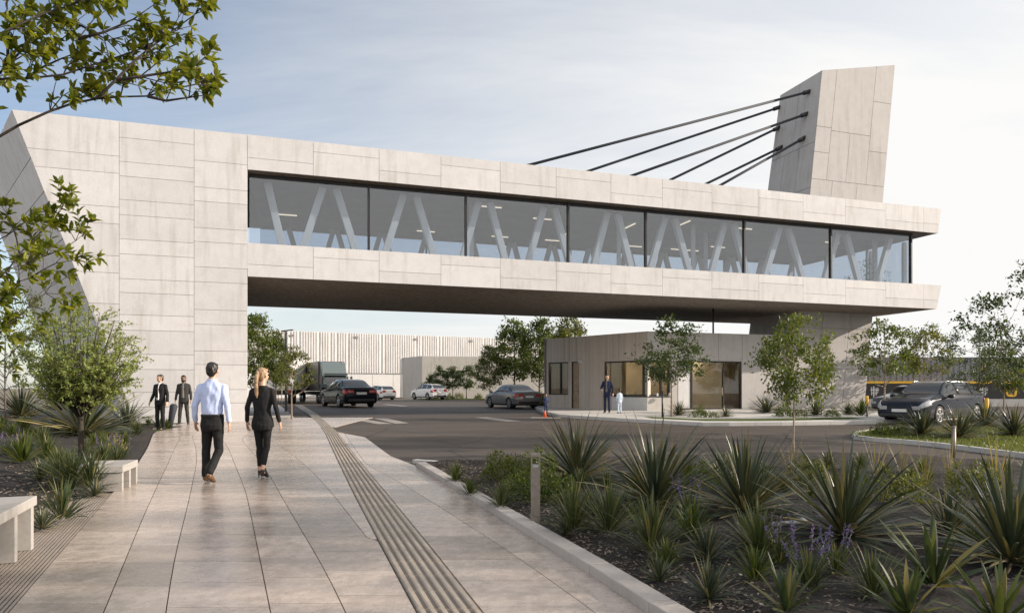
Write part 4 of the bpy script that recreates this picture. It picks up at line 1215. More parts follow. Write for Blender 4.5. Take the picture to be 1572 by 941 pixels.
# trees behind the road and round the buildings
tree_px('bushy green tree close beside the right edge of the concrete pillar', 397, 613, 481, .1, 'tall_b', 'bark', 'leaf_mid', name='tree', width=.9, Yf=52)
tree_px('slim leafy tree just left of the street lamp, beyond the pillar', 424, 614, 506, .1, 'tall', 'bark', 'leaf_mid', name='tree', rz=1, width=.7, Yf=54)
tree_px('sparse young tree in front of the pale lorry trailer, by the lamp post', 448, 643, 530, .02, 'loose', 'bark_pale', 'leaf_olive', rz=2.2, width=.75)
tree_px('low spreading tree at the left of the grove behind the silver car', 752, 613, 530, .1, 'tall_b', 'bark', 'leaf_olive', name='tree', rz=.6, width=.85, Yf=74)
tree_px('tall tree in the middle of the grove behind the silver car', 790, 613, 489, .1, 'tall', 'bark', 'leaf_mid', name='tree', rz=2.0, width=1.0, Yf=72)
tree_px('dense tree touching the left corner of the gatehouse', 828, 614, 488, .1, 'tall_b', 'bark', 'leaf_mid', name='tree', rz=3.4, width=.85, Yf=70)
tree_px('tree whose top shows above the gatehouse roof', 874, 611, 484, .1, 'tall', 'bark', 'leaf_olive', name='tree', rz=4.4, width=1.0, Yf=76)
for i, (u, v0, v1, w_, lb) in enumerate(((661, 607, 575, .9, 'smallest of the four little trees, nearest the white car'), (676, 609, 561, .85, 'second little tree from the white car before the plain concrete block'),
                        (695, 609, 562, .95, 'third little tree from the white car before the plain concrete block'), (716, 609, 561, 1.0, 'fourth little tree from the white car, farthest right before the concrete block'))):
    tree_px(lb, u, v0, v1, .08, 'tiny', 'bark', 'leaf_dark', 'little trees before the concrete block', rz=i * 1.7, width=w_, Yf=83 - i * .4)
tree_px('slender dark leaved tree in front of the gatehouse windows', 1031, 640, 481, .1, 'slim', 'bark_pale', 'leaf_dark', rz=.4, width=1.02)
tree_px('young round headed tree on a thin bare stem before the pier', 1218, 698, 486, 0.06, 'round', 'bark_pale', 'leaf_mid', rz=.5, width=.82)
tree_px('small bushy tree in the lawn strip against the pier wall', 1261, 637, 522, .12, 'loose', 'bark', 'leaf_olive', rz=1.1, width=.42)
tree_px('loose young tree nearest the pier in front of the depot', 1358, 637, 489, .0, 'loose', 'bark_pale', 'leaf_mid', 'young trees in front of the depot', rz=0.2, width=.95)
tree_px('loose young tree behind the bonnet of the dark estate car', 1420, 630, 496, .0, 'loose', 'bark_pale', 'leaf_olive', 'young trees in front of the depot', rz=2.2, width=.85)
tree_px('spreading young tree behind the rear window of the dark estate car', 1503, 643, 497, .08, 'layer', 'bark', 'leaf_dark', 'young trees in front of the depot', rz=3.9, width=.9)
tree_px('large dark tree with layered boughs at the right edge of the island', 1606, 668, 392, .08, 'layer', 'bark', 'leaf_dark', name='tree', rz=1.3, width=.95)
tree_px('pale stemmed young tree beside the amber emblem nearer the right edge', 1541, 640, 520, .06, 'slim', 'bark_pale', 'leaf_mid', 'young trees in front of the depot', rz=2.9, width=1.0)
# trees beyond the right edge that throw the streaks of shade over path and bed
rs = random.Random(2)
for i, (x, y, h) in enumerate(((5.2, 2.6, 1.5), (7.0, 4.4, 1.2), (10.4, 8.6, 1.3), (19.5, 1.2, 9.4), (21.5, 4.4, 9.8), (22.5, 7.4, 9.6), (21.8, 10.6, 9.8), (26.0, 17.5, 10.8), (23.0, -2.0, 9.8), (27.5, 0.5, 11.2))):
    t = tree_px('leafy shade tree standing beyond the right end of the planting bed', 0, 0, 0, 0.0, ('high' if i > 2 else ('tall_b', 'tall')[i % 2]), 'bark', 'leaf_mid', 'shade trees beyond the planting bed', rz=i * 1.3, name='tree', Yf=10)
    t.location = (x, y, gz(y) - .05); s = h / (10.5 if i > 2 else 8.5); t.scale = (s * 1.0, s * 1.0, s)

# ---- small multi-stemmed tree on the left
def left_bush_tree():
    r = random.Random(77); tk = MB(); cr = MB()
    Ht, cb = 2.85, .95
    tk.tube([(0, 0, -.05), (.01, 0, .4), (-.01, .01, .85), (0, 0, 1.05)], [.055, .045, .042, .04], 9)
    ends = []
    for i in range(46):
        a = i * 2.39996 + r.uniform(-.3, .3); cz = 1 - 1.42 * (i + .5) / 46; sn = math.sqrt(max(0, 1 - cz * cz)); k_ = r.uniform(.72, 1.06)
        sp = sn * k_
        e = Vector((math.cos(a) * sn * k_ * .80, math.sin(a) * sn * k_ * .80, 1.90 + cz * k_ * .92))
        b = Vector((math.cos(a) * .03, math.sin(a) * .03, .92 + r.uniform(0, .1)))
        m1 = b.lerp(e, .45) + Vector((math.cos(a), math.sin(a), 0)) * .07 * sp
        tk.tube([b, b.lerp(m1, .5) + rvec(r) * .01, m1, m1.lerp(e, .5) + rvec(r) * .03, e], [.016, .013, .010, .007, .003], 5)
        for k in range(16):
            t = r.uniform(.26, 1.0)
            q = b.lerp(m1, t / .5) if t < .5 else m1.lerp(e, (t - .5) / .5)
            d = (Vector((math.cos(a), math.sin(a), 0)) * r.uniform(.1, .9) + rvec(r) * .8 + Vector((0, 0, .35))).normalized()
            l = r.uniform(.12, .30)
            f = q + d * l
            tk.tube([q, q.lerp(f, .5) + rvec(r) * .012, f], [.004, .003, .0015], 3, cap=False)
            ends.append((q, f, d))
    for q, f, d in ends:
        for j in range(24):
            t = r.uniform(.2, 1.2)
            p = q.lerp(f, t) + rvec(r) * .045 * r.random()
            leaf_add(cr, p, d * .6 + rvec(r) + Vector((0, 0, .2)), Vector((0, 0, 1)) + rvec(r) * .8, r.uniform(.032, .055), .028)
    return tk, cr
tk, cr = left_bush_tree()
g = G(124, 730, .06); 
add_tree('young_tree', (g.x, g.y, bedl_z(g.x, g.y)), 'small lime green round crowned tree on a dark stem behind the farther bench', tk, cr, 'bark_dark', 'leaf_bush', sc=1.0)

# ---- near trees whose boughs reach in at the left
def bough_tree(seed, boughs, trunkx, Y, leaf, twigs, dens, label, leafm, tw_len=(.18, .42), rosette=6, zb=None, r0=.018, depth=.7, keep=None):
    r = random.Random(seed); tk = MB(); cr = MB()
    root = empty('tree', (trunkx, Y, bedl_z(trunkx, Y)), 0); tag(root, label, 'tree')
    base = Vector((trunkx, Y, bedl_z(trunkx, Y) - .1))
    def pp_(u, v, dy=0): return P(u, v, Y + dy)
    hubz = max(pp_(*b[0][:2]).z for b in boughs) * .62
    hub = Vector((trunkx + .1, Y, hubz))
    tk.tube([base, base.lerp(hub, .35) + Vector((.04, .03, 0)), base.lerp(hub, .7) + Vector((-.03, 0, 0)), hub], [.11, .09, .08, .07], 10)
    def rosettes(p, d, n):
        for j in range(n):
            a = 2 * math.pi * (j / n) + r.uniform(-.4, .4)
            x = d.cross(Vector((0, 0, 1)));
            x = x.normalized() if x.length > .05 else Vector((1, 0, 0))
            y = d.cross(x)
            dd = d * r.uniform(.25, .8) + (x * math.cos(a) + y * math.sin(a)) * r.uniform(.6, 1)
            leaf_add(cr, p - d * r.uniform(0, .03), dd, Vector((0, 0, 1)) + rvec(r) * .6, leaf * r.uniform(.72, 1.2), leaf * r.uniform(.42, .54), fine=True, fold=.12)
    for b in boughs:
        dy = r.uniform(-depth, depth) * .5
        pts = [pp_(q[0], q[1], dy + (i * .05)) for i, q in enumerate(b)]
        fromhub = b[0][0] <= 0
        if fromhub:
            s = pts[0]
            pts = [hub, hub.lerp(s, .5) + Vector((0, 0, .12)), *pts]
        # refine
        ref = [pts[0]]
        for a_, b_ in zip(pts, pts[1:]):
            n = max(1, int((b_ - a_).length / .12))
            for k in range(1, n + 1): ref.append(a_.lerp(b_, k / n) + (rvec(r) * .008 if k < n else Vector()))
        n = len(ref); ra = r0 * (1.3 if fromhub else .62)
        tk.tube(ref, [ra * (1 - .82 * i / (n - 1)) for i in range(n)], 7)
        s0 = 3 if fromhub else 0
        for i in range(s0, n):
            t = (i - s0) / max(1, n - s0 - 1)
            uu = U0 + FPX * ref[i].x / ref[i].y
            if uu < -120: continue
            for _ in range(dens):
                if r.random() > twigs * (.45 + .55 * t): continue
                bd = (ref[min(i + 1, n - 1)] - ref[max(i - 1, 0)]).normalized()
                d = (bd * .7 + rvec(r) * .9 + Vector((.1, 0, .15))).normalized()
                l = r.uniform(*tw_len) * (1.05 - .35 * t)
                e = ref[i] + d * l
                if keep:
                    eu, ev = U0 + FPX * e.x / e.y, VH - FPX * (e.z - CAMH) / e.y
                    if not keep(eu, ev): continue
                m_ = ref[i].lerp(e, .55) + Vector((0, 0, .02)) + rvec(r) * .015
                tk.tube([ref[i], m_, e], [.0042, .0032, .0018], 4, cap=False)
                rosettes(e, (e - m_).normalized(), r.randint(rosette - 1, rosette + 2))
                if r.random() < .75: rosettes(m_, (e - m_).normalized(), r.randint(2, 4))
                if r.random() < .5:
                    d2 = (d + rvec(r) * .8).normalized(); e2 = m_ + d2 * l * .55
                    tk.tube([m_, e2], [.003, .0015], 3, cap=False); rosettes(e2, d2, rosette)
        rosettes(ref[-1], (ref[-1] - ref[-2]).normalized(), rosette + 1)
    tk.build('trunk', M['bark_dark'], root); cr.build('crown', M[leafm], root)
    return root
B1 = [[(-10, 122), (40, 121), (97, 115), (130, 104), (168, 92), (215, 76), (250, 58)],
      [(-8, 214), (30, 192), (77, 171), (112, 159), (148, 152), (185, 149), (226, 148), (262, 138), (300, 130), (330, 132)],
      [(148, 152), (178, 123), (205, 95), (228, 76), (262, 50), (300, 22), (328, 10)],
      [(-6, 118), (15, 98), (40, 70), (62, 47), (80, 28), (98, 2), (112, -30)],
      [(-8, 57), (20, 42), (45, 31), (70, 20), (110, 8), (160, -12)],
      [(12, 100), (12, 60), (11, 20), (10, -20)],
      [(178, 123), (215, 118), (255, 112), (292, 104), (318, 86)],
      [(120, 60), (160, 50), (205, 30), (240, 5)],
      [(80, 28), (125, 40), (165, 62), (190, 90)],
      [(226, 148), (255, 155), (290, 150), (318, 146)],
      [(40, 121), (62, 105), (95, 90), (118, 82)]]
def keep1(u, v):
    lim = 175 if u < 150 else (152 if u < 320 else 140)
    if u > 338: return False
    if u > 300 and 30 < v < 70: return False
    return v < lim and not (u < 60 and 125 < v < 138)
bough_tree(5, B1, -6.2, 4.6, .080, 1.0, 3, 'near tree at the upper left whose leafy boughs reach over the paving', 'leaf_near', (.12, .34), 6, keep=keep1)
B2 = [[(-6, 432), (14, 412), (30, 390), (45, 374), (60, 360), (75, 345), (86, 333), (94, 322), (99, 312)],
      [(40, 405), (55, 397), (72, 392), (98, 381), (116, 370), (130, 358)],
      [(-6, 520), (8, 500), (27, 488), (45, 470), (70, 450), (95, 452)],
      [(48, 426), (66, 414), (86, 404), (118, 399)],
      [(-6, 470), (10, 452), (30, 432), (48, 426)],
      [(30, 390), (25, 365), (18, 345), (12, 330)],
      [(-6, 370), (10, 362), (25, 352), (40, 340)],
      [(-6, 560), (15, 545), (40, 520), (62, 505)]]
bough_tree(9, B2, -7.6, 7.0, .105, .62, 3, 'second near tree at the left edge with leafy twigs before the raked wall', 'leaf_near', (.14, .36), 6, r0=.016, depth=1.0)
# bushy tree filling the far left edge
tree_px('bushy yellow green tree at the left edge behind the big sword leaved plants', 8, 655, 425, .35, 'layer', 'bark', 'leaf_olive', name='tree', rz=.9, width=.62)

# ---------------------------------------------------------------- sword-leaved plants, tufts, shrubs
def pm(name, mb, mat): return mb.mesh(name, M[mat])
def yucca_mesh(s):
    mb = blade_plant(s, 118, 1.0, .038, 88, 2, .55, 6, .25, .22, .07, pw=.85)
    rr = random.Random(s)
    bl = blade_plant(s + 60, 9, .95, .034, 70, 20, 1.9, 6, .25, .3, .06); mb.add(bl.v, bl.f, 0, True)
    dk = blade_plant(s + 90, 26, .62, .034, 14, -14, .5, 5, .2, .35, .05); mb.add(dk.v, dk.f, 1, True)
    return mb.mesh('sword_leaves', [M['yucca'], M['dry_dark']])
M['dry_dark'] = m_leaf('dead_leaf', [(0.10, 0.078, 0.05), (0.16, 0.125, 0.08), (0.07, 0.055, 0.038), (0.22, 0.18, 0.11)], 0.15, 0.7)
YU = [yucca_mesh(s) for s in (1, 2, 3, 4)]
YS = [pm('sword_leaves', blade_plant(s, 80, .62, .027, 88, 6, .5, 5, .22, .14, .04), 'yucca') for s in (5, 6)]
AG = [pm('broad_blades', blade_plant(s, 22, .62, .062, 84, 22, .35, 5, .28, .16, .04), 'tuft') for s in (7, 8)]
TU = [pm('grass_blades', blade_plant(s, 130, .42, .013, 88, 18, 1.0, 4, .1, .25, .07), 'tuft') for s in (9, 10, 11)]
TL = [pm('grass_blades', blade_plant(s, 90, .36, .018, 86, 20, .9, 4, .15, .25, .06), 'tuft_lime') for s in (12, 13)]
BU = [pm('shrub_leaves', bush(s, .38, .42, 130, 9, .062), 'leaf_mid') for s in (14, 15)]
BL = [pm('shrub_leaves', bush(s, .40, .42, 120, 9, .06), 'leaf_olive') for s in (16,)]
def flower_plant(seed, mat):
    r = random.Random(seed); b = blade_plant(seed, 70, .34, .016, 86, 25, .8, 4, .15, .25, .06)
    f = MB()
    for i in range(9):
        a = r.uniform(0, 6.28); q = Vector((math.cos(a) * .06, math.sin(a) * .06, .05)); e = q + Vector((math.cos(a) * r.uniform(.03, .14), math.sin(a) * r.uniform(.03, .14), r.uniform(.28, .48)))
        f.tube([q, q.lerp(e, .5), e], [.003, .0025, .002], 4)
        for k in range(22):
            t = r.uniform(.62, 1.03); p = q.lerp(e, t)
            leaf_add(f, p, rvec(r) + Vector((0, 0, .3)), rvec(r), r.uniform(.016, .03), .014, 1)
    return b.mesh('blades', M['tuft']), f.mesh('flower_spikes', [M['tuft'], M[mat]])
FP = flower_plant(21, 'purple'); FP2 = flower_plant(22, 'purple'); FY = flower_plant(23, 'yellow_fl')
rp = random.Random(42)
def plant(name, me, loc, sc, label, cat='plant', group=None, rz=None, sz=None):
    o = bpy.data.objects.new(name, me); COL.objects.link(o); o.location = loc
    o.rotation_euler = (0, 0, rp.uniform(0, 6.28) if rz is None else rz); o.scale = (sc, sc, sc * (sz or 1)); tag(o, label, cat, group)
    return o
def flower(mes, loc, sc, label, group=None):
    t = empty('flowering_plant', loc, rp.uniform(0, 6.28), sc); tag(t, label, 'plant', group)
    for me in mes:
        o = bpy.data.objects.new(me.name.split('.')[0], me); COL.objects.link(o); o.parent = t
    return t
def on_right(u, v):
    p = G(u, v, .1); p.z = bed_z(p.x, p.y) - .01; return p
def on_left(u, v):
    p = G(u, v, .12)
    for _ in range(6): p = G(u, v, bedl_z(p.x, p.y) - gz(p.y))
    p.z = bedl_z(p.x, p.y) - .01; return p
def yuc(u, v, rpx, label, right=True, k=0, dz=None, sz=1.0, small=False):
    p = (on_right if right else on_left)(u, v) if dz is None else G(u, v, dz)
    me = (YS if small else YU)[k % (2 if small else 4)]
    s = rpx / FPX * p.y / (.62 if small else 1.0) / .84
    return plant('sword_plant', me, p, s, label, 'plant', 'sword leaved plants', sz=sz)
placed = []
BIGS = [(886, 738, 92, 'big sword leaved plant behind the bollard, first of the row of big ones'), (1006, 777, 122, 'big spiky sword leaved plant second from the bollard in the row in the bed'),
        (1143, 790, 112, 'big sword leaved plant in the middle of the row, just left of the pale pipe'), (1296, 828, 130, 'big sword leaved plant just right of the pale pipe'),
        (1552, 866, 150, 'largest sword leaved plant with drooping blades at the right edge of the bed')]
for i, (u, v, r_, lb) in enumerate(BIGS):
    o = yuc(u, v, r_, lb, k=i, sz=1.08); placed.append((o.location.x, o.location.y, r_ / FPX * o.location.y * .5))
for i, (u, v, r_, lb) in enumerate(((1206, 948, 85, 'sword leaved plant at the bottom edge beside the purple flower spikes'), (1088, 915, 62, 'small dense spiky plant near the kerb at the bottom of the bed'), (1392, 958, 95, 'stiff bladed plant at the bottom edge left of the pale tipped one'),
                        (1532, 965, 110, 'pale tipped stiff bladed plant at the bottom right corner'), (868, 815, 30, 'little spiky plant just right of the bollard foot'), (1012, 884, 40, 'small spiky plant alone in the wood chips by the kerb'))):
    p = on_right(u, v)
    if i in (0, 2, 3):
        s = r_ / FPX * p.y / .60; o = plant('sword_plant', AG[i % 2], p, s, lb, 'plant', 'sword leaved plants')
    else:
        o = yuc(u, v, r_, lb, k=i, small=True)
    placed.append((o.location.x, o.location.y, r_ / FPX * o.location.y * .5))
# island, pier and gatehouse plants
for i, (u, v, r_, dz, lb) in enumerate(((1416, 668, 44, .09, 'sword leaved plant on the island in front of the car bonnet'), (1472, 672, 48, .09, 'sword leaved plant on the island in front of the car door'), (1512, 655, 40, .09, 'sword leaved plant on the island behind the rear of the estate car'),
                    (1556, 668, 46, .09, 'sword leaved plant on the island nearest the right edge'))):
    yuc(u, v, r_, lb, k=i, dz=dz)
for i, (u, v, r_, lb) in enumerate(((1042, 638, 24, 'dark sword leaved plant beside the slender tree at the gatehouse'), (1114, 640, 17, 'small sword leaved plant before the gatehouse glass door'), (1176, 634, 28, 'sword leaved plant just right of the gatehouse glass door'),
                    (1252, 638, 26, 'sword leaved plant at the foot of the small bushy tree by the pier'), (1302, 637, 22, 'sword leaved plant at the right end of the pier lawn'))):
    yuc(u, v, r_, lb, k=i, dz=.125)
plant('shrub', BU[0], G(1074, 640, .125), 1.0, 'round leafy shrub before the gatehouse glass front', 'shrub')
plant('shrub', BL[0], G(1096, 641, .125), .55, 'little yellow green shrub before the gatehouse glass front', 'shrub')
plant('shrub', BU[1], G(1205, 639, .125), 1.15, 'dark leafy shrub between two sword plants at the pier', 'shrub')
plant('shrub', BL[0], G(1228, 640, .125), .8, 'yellow green shrub just left of the small bushy tree at the pier', 'shrub')
plant('shrub', BU[0], G(1278, 639, .125), .8, 'low dark shrub under the pier wall near its right end', 'shrub')
plant('grass_tuft', TL[0], G(1322, 640, .125), 2.2, 'tall yellow green grass tuft at the right corner of the pier', 'grass tuft')
plant('shrub', BU[1], G(1355, 668, .09), .8, 'low shrub at the left tip of the island', 'shrub')
plant('shrub', BU[0], G(1384, 666, .09), .7, 'low shrub on the island before the car grille', 'shrub')
# shrubs along the far left of the right bed
for i, (u, v, s, me, lb) in enumerate(((772, 738, 1.15, BL[0], 'round yellow green shrub in the bed behind the bollard'), (842, 768, 1.2, BU[0], 'dark leafy shrub touching the bollard on its right'), (800, 760, .9, BU[1], 'dark shrub just left of the bollard'),
                                   (830, 722, 1.0, BU[1], 'dark shrub behind the bollard near the road edge'), (1390, 770, 1.05, BL[0], 'olive shrub between the two rightmost big sword plants'), (1240, 735, .95, BL[0], 'olive shrub at the back of the bed by the bare tree stem'), (1080, 745, .9, BU[0], 'dark shrub at the back of the bed between two big sword plants'),
                                   (1500, 760, 1.15, BL[0], 'yellow green shrub at the back of the bed near the right edge'))):
    p = on_right(u, v); plant('shrub', me, p, s * .8, lb, 'shrub'); placed.append((p.x, p.y, .3))
for i, (u, v, s, lb) in enumerate(((1240, 915, 1.15, 'purple flower spikes between the spiky plants at the bottom of the bed'), (1196, 868, 1.0, 'lilac flowering plant in the middle of the bed below the pale pipe'), (1283, 885, 1.0, 'sparse lilac flowering plant left of the bare mulch patch'), (1055, 800, 1.2, 'lilac flowering clump in front of the second big sword plant'))):
    p = on_right(u, v); flower((FP, FP2)[i % 2], p, s * .78, lb); placed.append((p.x, p.y, .2))
for i, (u, v, s, lb) in enumerate(((700, 736, .9, 'grass tuft in the corner where the kerb begins'), (722, 756, .8, 'bright grass tuft by the kerb left of the bollard'), (880, 812, 1.25, 'leafy grass clump right of the bollard'), (935, 822, 1.3, 'leafy grass clump below the first big sword plant'),
                                   (1000, 850, 1.25, 'leafy grass clump by the kerb below the second big sword plant'), (1062, 830, 1.15, 'grass clump with yellow flecks left of the lilac flowers'), (1432, 905, 1.1, 'upright bright bladed clump in the bare mulch near the right'), (1165, 855, 1.15, 'grass clump below the middle big sword plant'),
                                   (770, 775, .9, 'bright grass tuft left of the bollard foot'), (1340, 925, .8, 'small grass tuft at the bottom of the bed'))):
    p = on_right(u, v); plant('grass_tuft', (TL + TU)[i % 5] if i != 6 else AG[1], p, s * (1.0 if i != 6 else .75), lb, 'grass tuft'); placed.append((p.x, p.y, .22))
# scattered small tufts filling the right bed
n = 0
for _ in range(2500):
    if n > 78: break
    y = rp.uniform(3.6, 11.6); x = kerb_x(y) + .3 + rp.random() ** 1.0 * 11
    if x > .80 * y + .6 or y > bed_far(x) - .35: continue
    u = U0 + FPX * x / y; v = VH + FPX * (CAMH - .1) / y
    if 1240 < u < 1440 and 840 < v < 930: continue
    if noise.noise((x * .5, y * .5, 9)) < -.12: continue
    rad = rp.uniform(.09, .2)
    if any((x - a) ** 2 + (y - b) ** 2 < (rad + c) ** 2 * .8 for a, b, c in placed): continue
    placed.append((x, y, rad)); n += 1
    me = rp.choice(TU + TU + TL + TL + [BU[0]] + [YS[1]])
    nm, ct, lb, gp = ('grass_tuft', 'grass tuft', 'small grass tuft filling the planting bed on the right', 'small tufts in the right planting bed')
    if me in BU: nm, ct, lb, gp = 'shrub', 'shrub', 'low dark leafy shrub filling the planting bed on the right', 'low shrubs in the right planting bed'
    if me in YS: nm, ct, lb, gp = 'sword_plant', 'plant', 'little spiky sword leaved plant filling the planting bed on the right', 'little sword plants in the right bed'
    plant(nm, me, (x, y, bed_z(x, y) - .01), rp.uniform(.4, .85) * (.55 if me in BU else 1), lb, ct, gp)
# dry stems and seed heads standing up in the back of the bed
dm = blade_plant(55, 16, .9, .012, 89, 62, .3, 5, .1, .3, .06).mesh('dry_stems', M['dry'])
for i, (u, v, s) in enumerate(((1030, 740, .8), (1420, 745, .9), (1460, 740, .85), (1345, 735, .9), (1530, 755, 1.0), (1215, 735, .8), (925, 730, .7), (1385, 728, .7))):
    plant('grass_tuft', dm, on_right(u, v), s, 'tuft of dry straw coloured stems at the back of the right bed', 'grass tuft', 'dry tufts at the back of the right bed')

# ---- left bed
yuc(128, 668, 98, 'largest sword leaved plant in the left bed, behind the lime green tree', False, 1, sz=.9)
yuc(32, 640, 52, 'grey green sword leaved plant at the far left edge of the left bed', False, 2)
yuc(195, 652, 42, 'sword leaved plant against the pillar wall at the back of the left bed', False, 0)
yuc(90, 470 + 160, 40, 'sword leaved plant at the back of the left bed under the raked wall', False, 0)
lp = []
for i, (u, v, s, lb) in enumerate(((35, 712, 1.7, 'tall strappy green clump at the left edge of the left bed'), (62, 735, 1.0, 'small strappy plant at the left behind the near bench'), (72, 705, 1.4, 'strappy green clump beside the left edge clump'), (110, 750, 1.5, 'feathery clump at the foot of the lime green tree'),
                                   (140, 752, 1.35, 'grassy clump against the end of the farther bench'), (95, 800, 1.15, 'grey green grass clump spilling over the paving by the near bench'), (145, 762, .75, 'bright spiky tuft at the corner of the farther bench'), (65, 812, .75, 'pale spiky tuft touching the near bench'), (92, 738, 1.2, 'dark clump behind the near bench'))):
    p = on_left(u, v); p.z = max(p.z, gz(p.y) + .012)
    plant('grass_tuft', (TL[0], YS[0], TL[1], TU[0], TU[1], TU[2], YS[1], YS[0], TU[0])[i], p, s * (.6 if i in (1, 6, 7) else 1), lb, 'grass tuft'); lp.append((p.x, p.y, .25))
for i, (u, v, s, lb) in enumerate(((165, 708, 1.1, 'lilac flowering plant behind the farther bench'), (188, 705, 1.0, 'lilac flowering plant at the path side of the lime green tree'), (12, 700, 1.0, 'purple flowering plant at the far left edge'))):
    p = on_left(u, v); flower((FP, FP2)[i % 2], p, s, lb); lp.append((p.x, p.y, .2))
p = on_left(178, 712); flower(FY, p, 1.1, 'yellow flowering clump right behind the farther bench')
n = 0
for _ in range(900):
    if n > 42: break
    y = rp.uniform(4.5, 21.0); x = bedl_x(y) - .25 - rp.random() * 7
    if x < -.78 * y - .5 or x > bedl_x(y) - .25: continue
    u = U0 + FPX * x / y
    if any((x - a) ** 2 + (y - b) ** 2 < (.2 + c) ** 2 for a, b, c in lp): continue
    if noise.noise((x * .6, y * .6, 2)) < .0: continue
    lp.append((x, y, .2)); n += 1
    plant('grass_tuft', rp.choice(TU + TL), (x, y, bedl_z(x, y) - .01), rp.uniform(.6, 1.2), 'small grass tuft filling the planting bed on the left', 'grass tuft', 'small tufts in the left planting bed')
# plants at the foot of the pillar
o = yuc(243, 657, 20, 'sword leaved plant by the feet of the suited man at the pillar', dz=.03, small=True)
plant('grass_tuft', TL[0], G(255, 658, .02), 1.0, 'low bright tuft beside the suited man at the pillar', 'grass tuft')
plant('grass_tuft', TL[1], G(228, 655, .02), 1.1, 'low bright tuft in the corner of the pillar', 'grass tuft')
tf = pline([(205, 663), (240, 663), (266, 658), (262, 653), (230, 651), (205, 652)]); sheet('lawn', [(p.x, p.y) for p in tf], .022, M['turf'])
# low hedge under the grove and the four little trees
for i, (u, v, s, lb) in enumerate(((668, 612, 1.3, 'low clipped shrub under the first little trees'), (690, 612, 1.5, 'low clipped shrub under the middle little trees'), (704, 612, 1.7, 'rounded shrub between the last two little trees'), (735, 613, 1.5, 'low shrub left of the silver car'), (832, 622, 2.2, 'tall shrub behind the tail of the silver car'), (826, 618, 2.0, 'shrub at the left corner of the gatehouse'))):
    plant('shrub', (BU + BL)[i % 3], Vector(((u - U0) / FPX * (81 if i < 4 else 47), 81 if i < 4 else 47, .14)), s, lb, 'shrub')
vx = [(-11.5, 80), (-3, 78), (2.5, 68), (3.6, 50), (7, 50), (9, 86), (-11.5, 86)]; sheet('lawn', vx, .02, M['turf'])
# wood chips by the kerb, and loose mulch
cm = MB(); rc = random.Random(6)
for i in range(7500):
    y = rc.uniform(3.3, 12.5); t = abs(rc.gauss(0, .55)) if i % 3 else rc.uniform(0, 8)
    x = kerb_x(y) + .2 + t
    if x > .8 * y + .3 or y > bed_far(x) - .25: continue
    s = rc.uniform(.005, .015); a = rc.uniform(0, 6.28); z = bed_z(x, y) + .004
    d = Vector((math.cos(a), math.sin(a), rc.uniform(-.4, .4))) * s; e = Vector((-math.sin(a), math.cos(a), rc.uniform(-.4, .4))) * s * rc.uniform(.3, .7)
    c = Vector((x, y, z)); h = Vector((0, 0, s * .35))
    cm.hexa([c - d - e, c + d - e, c + d + e, c - d + e, c - d - e + h, c + d - e + h, c + d + e + h, c - d + e + h])
for i in range(1500):
    y = rc.uniform(6, 12); x = bedl_x(y) - .05 - abs(rc.gauss(0, 1.0))
    if x < -.8 * y: continue
    s = rc.uniform(.01, .03); a = rc.uniform(0, 6.28); z = bedl_z(x, y) + .004
    d = Vector((math.cos(a), math.sin(a), rc.uniform(-.4, .4))) * s; e = Vector((-math.sin(a), math.cos(a), rc.uniform(-.4, .4))) * s * .5
    c = Vector((x, y, z)); h = Vector((0, 0, s * .35))
    cm.hexa([c - d - e, c + d - e, c + d + e, c - d + e, c - d - e + h, c + d - e + h, c + d + e + h, c - d + e + h])
m, nt_, out = newmat('wood_chip'); g_ = N(nt_, 'ShaderNodeNewGeometry')
cc = ramp(nt_, g_.outputs['Random Per Island'], [(0, (.05, .04, .035)), (.6, (.12, .095, .075)), (.9, (.22, .18, .145)), (1, (.38, .33, .28))])
b_ = N(nt_, 'ShaderNodeBsdfPrincipled', {'Base Color': cc, 'Roughness': .85}); L(nt_, b_.outputs[0], out.inputs[0]); M['chip'] = m
tag(cm.build('mulch', m), kind='stuff')
# short grass blades on the island and the pier lawn
gm = MB(); rg = random.Random(14)
def inside(p, poly):
    c = False; n = len(poly)
    for i in range(n):
        x1, y1 = poly[i]; x2, y2 = poly[(i + 1) % n]
        if (y1 > p[1]) != (y2 > p[1]) and p[0] < (x2 - x1) * (p[1] - y1) / (y2 - y1) + x1: c = not c
    return c
k = 0
while k < 9000:
    x, y = rg.uniform(9.5, 21), rg.uniform(12, 26)
    if not inside((x, y), isl) or x > .8 * y: continue
    k += 1; a = rg.uniform(0, 6.28); h = rg.uniform(.04, .09); z = gz(y) + .08
    d = Vector((math.cos(a), math.sin(a), 0)) * .012; o_ = Vector((rg.uniform(-.03, .03), rg.uniform(-.03, .03), h))
    q = Vector((x, y, z)); gm.add([q - d, q + d, q + o_], [(0, 1, 2)])
tag(gm.build('grass', M['tuft_lime']), kind='stuff')
# ---------------------------------------------------------------- vehicles
def pchip(xs, ys):
    n = len(xs); h = [xs[i + 1] - xs[i] for i in range(n - 1)]; d = [(ys[i + 1] - ys[i]) / h[i] for i in range(n - 1)]
    m = [0] * n; m[0], m[-1] = d[0], d[-1]
    for i in range(1, n - 1):
        if d[i - 1] * d[i] <= 0: m[i] = 0
        else:
            w1, w2 = 2 * h[i] + h[i - 1], h[i] + 2 * h[i - 1]
            m[i] = (w1 + w2) / (w1 / d[i - 1] + w2 / d[i])
    def f(x):
        x = max(xs[0], min(xs[-1], x))
        for i in range(n - 1):
            if x <= xs[i + 1]:
                t = (x - xs[i]) / h[i]
                return (2 * t ** 3 - 3 * t * t + 1) * ys[i] + (t ** 3 - 2 * t * t + t) * h[i] * m[i] + (-2 * t ** 3 + 3 * t * t) * ys[i + 1] + (t ** 3 - t * t) * h[i] * m[i + 1]
    return f
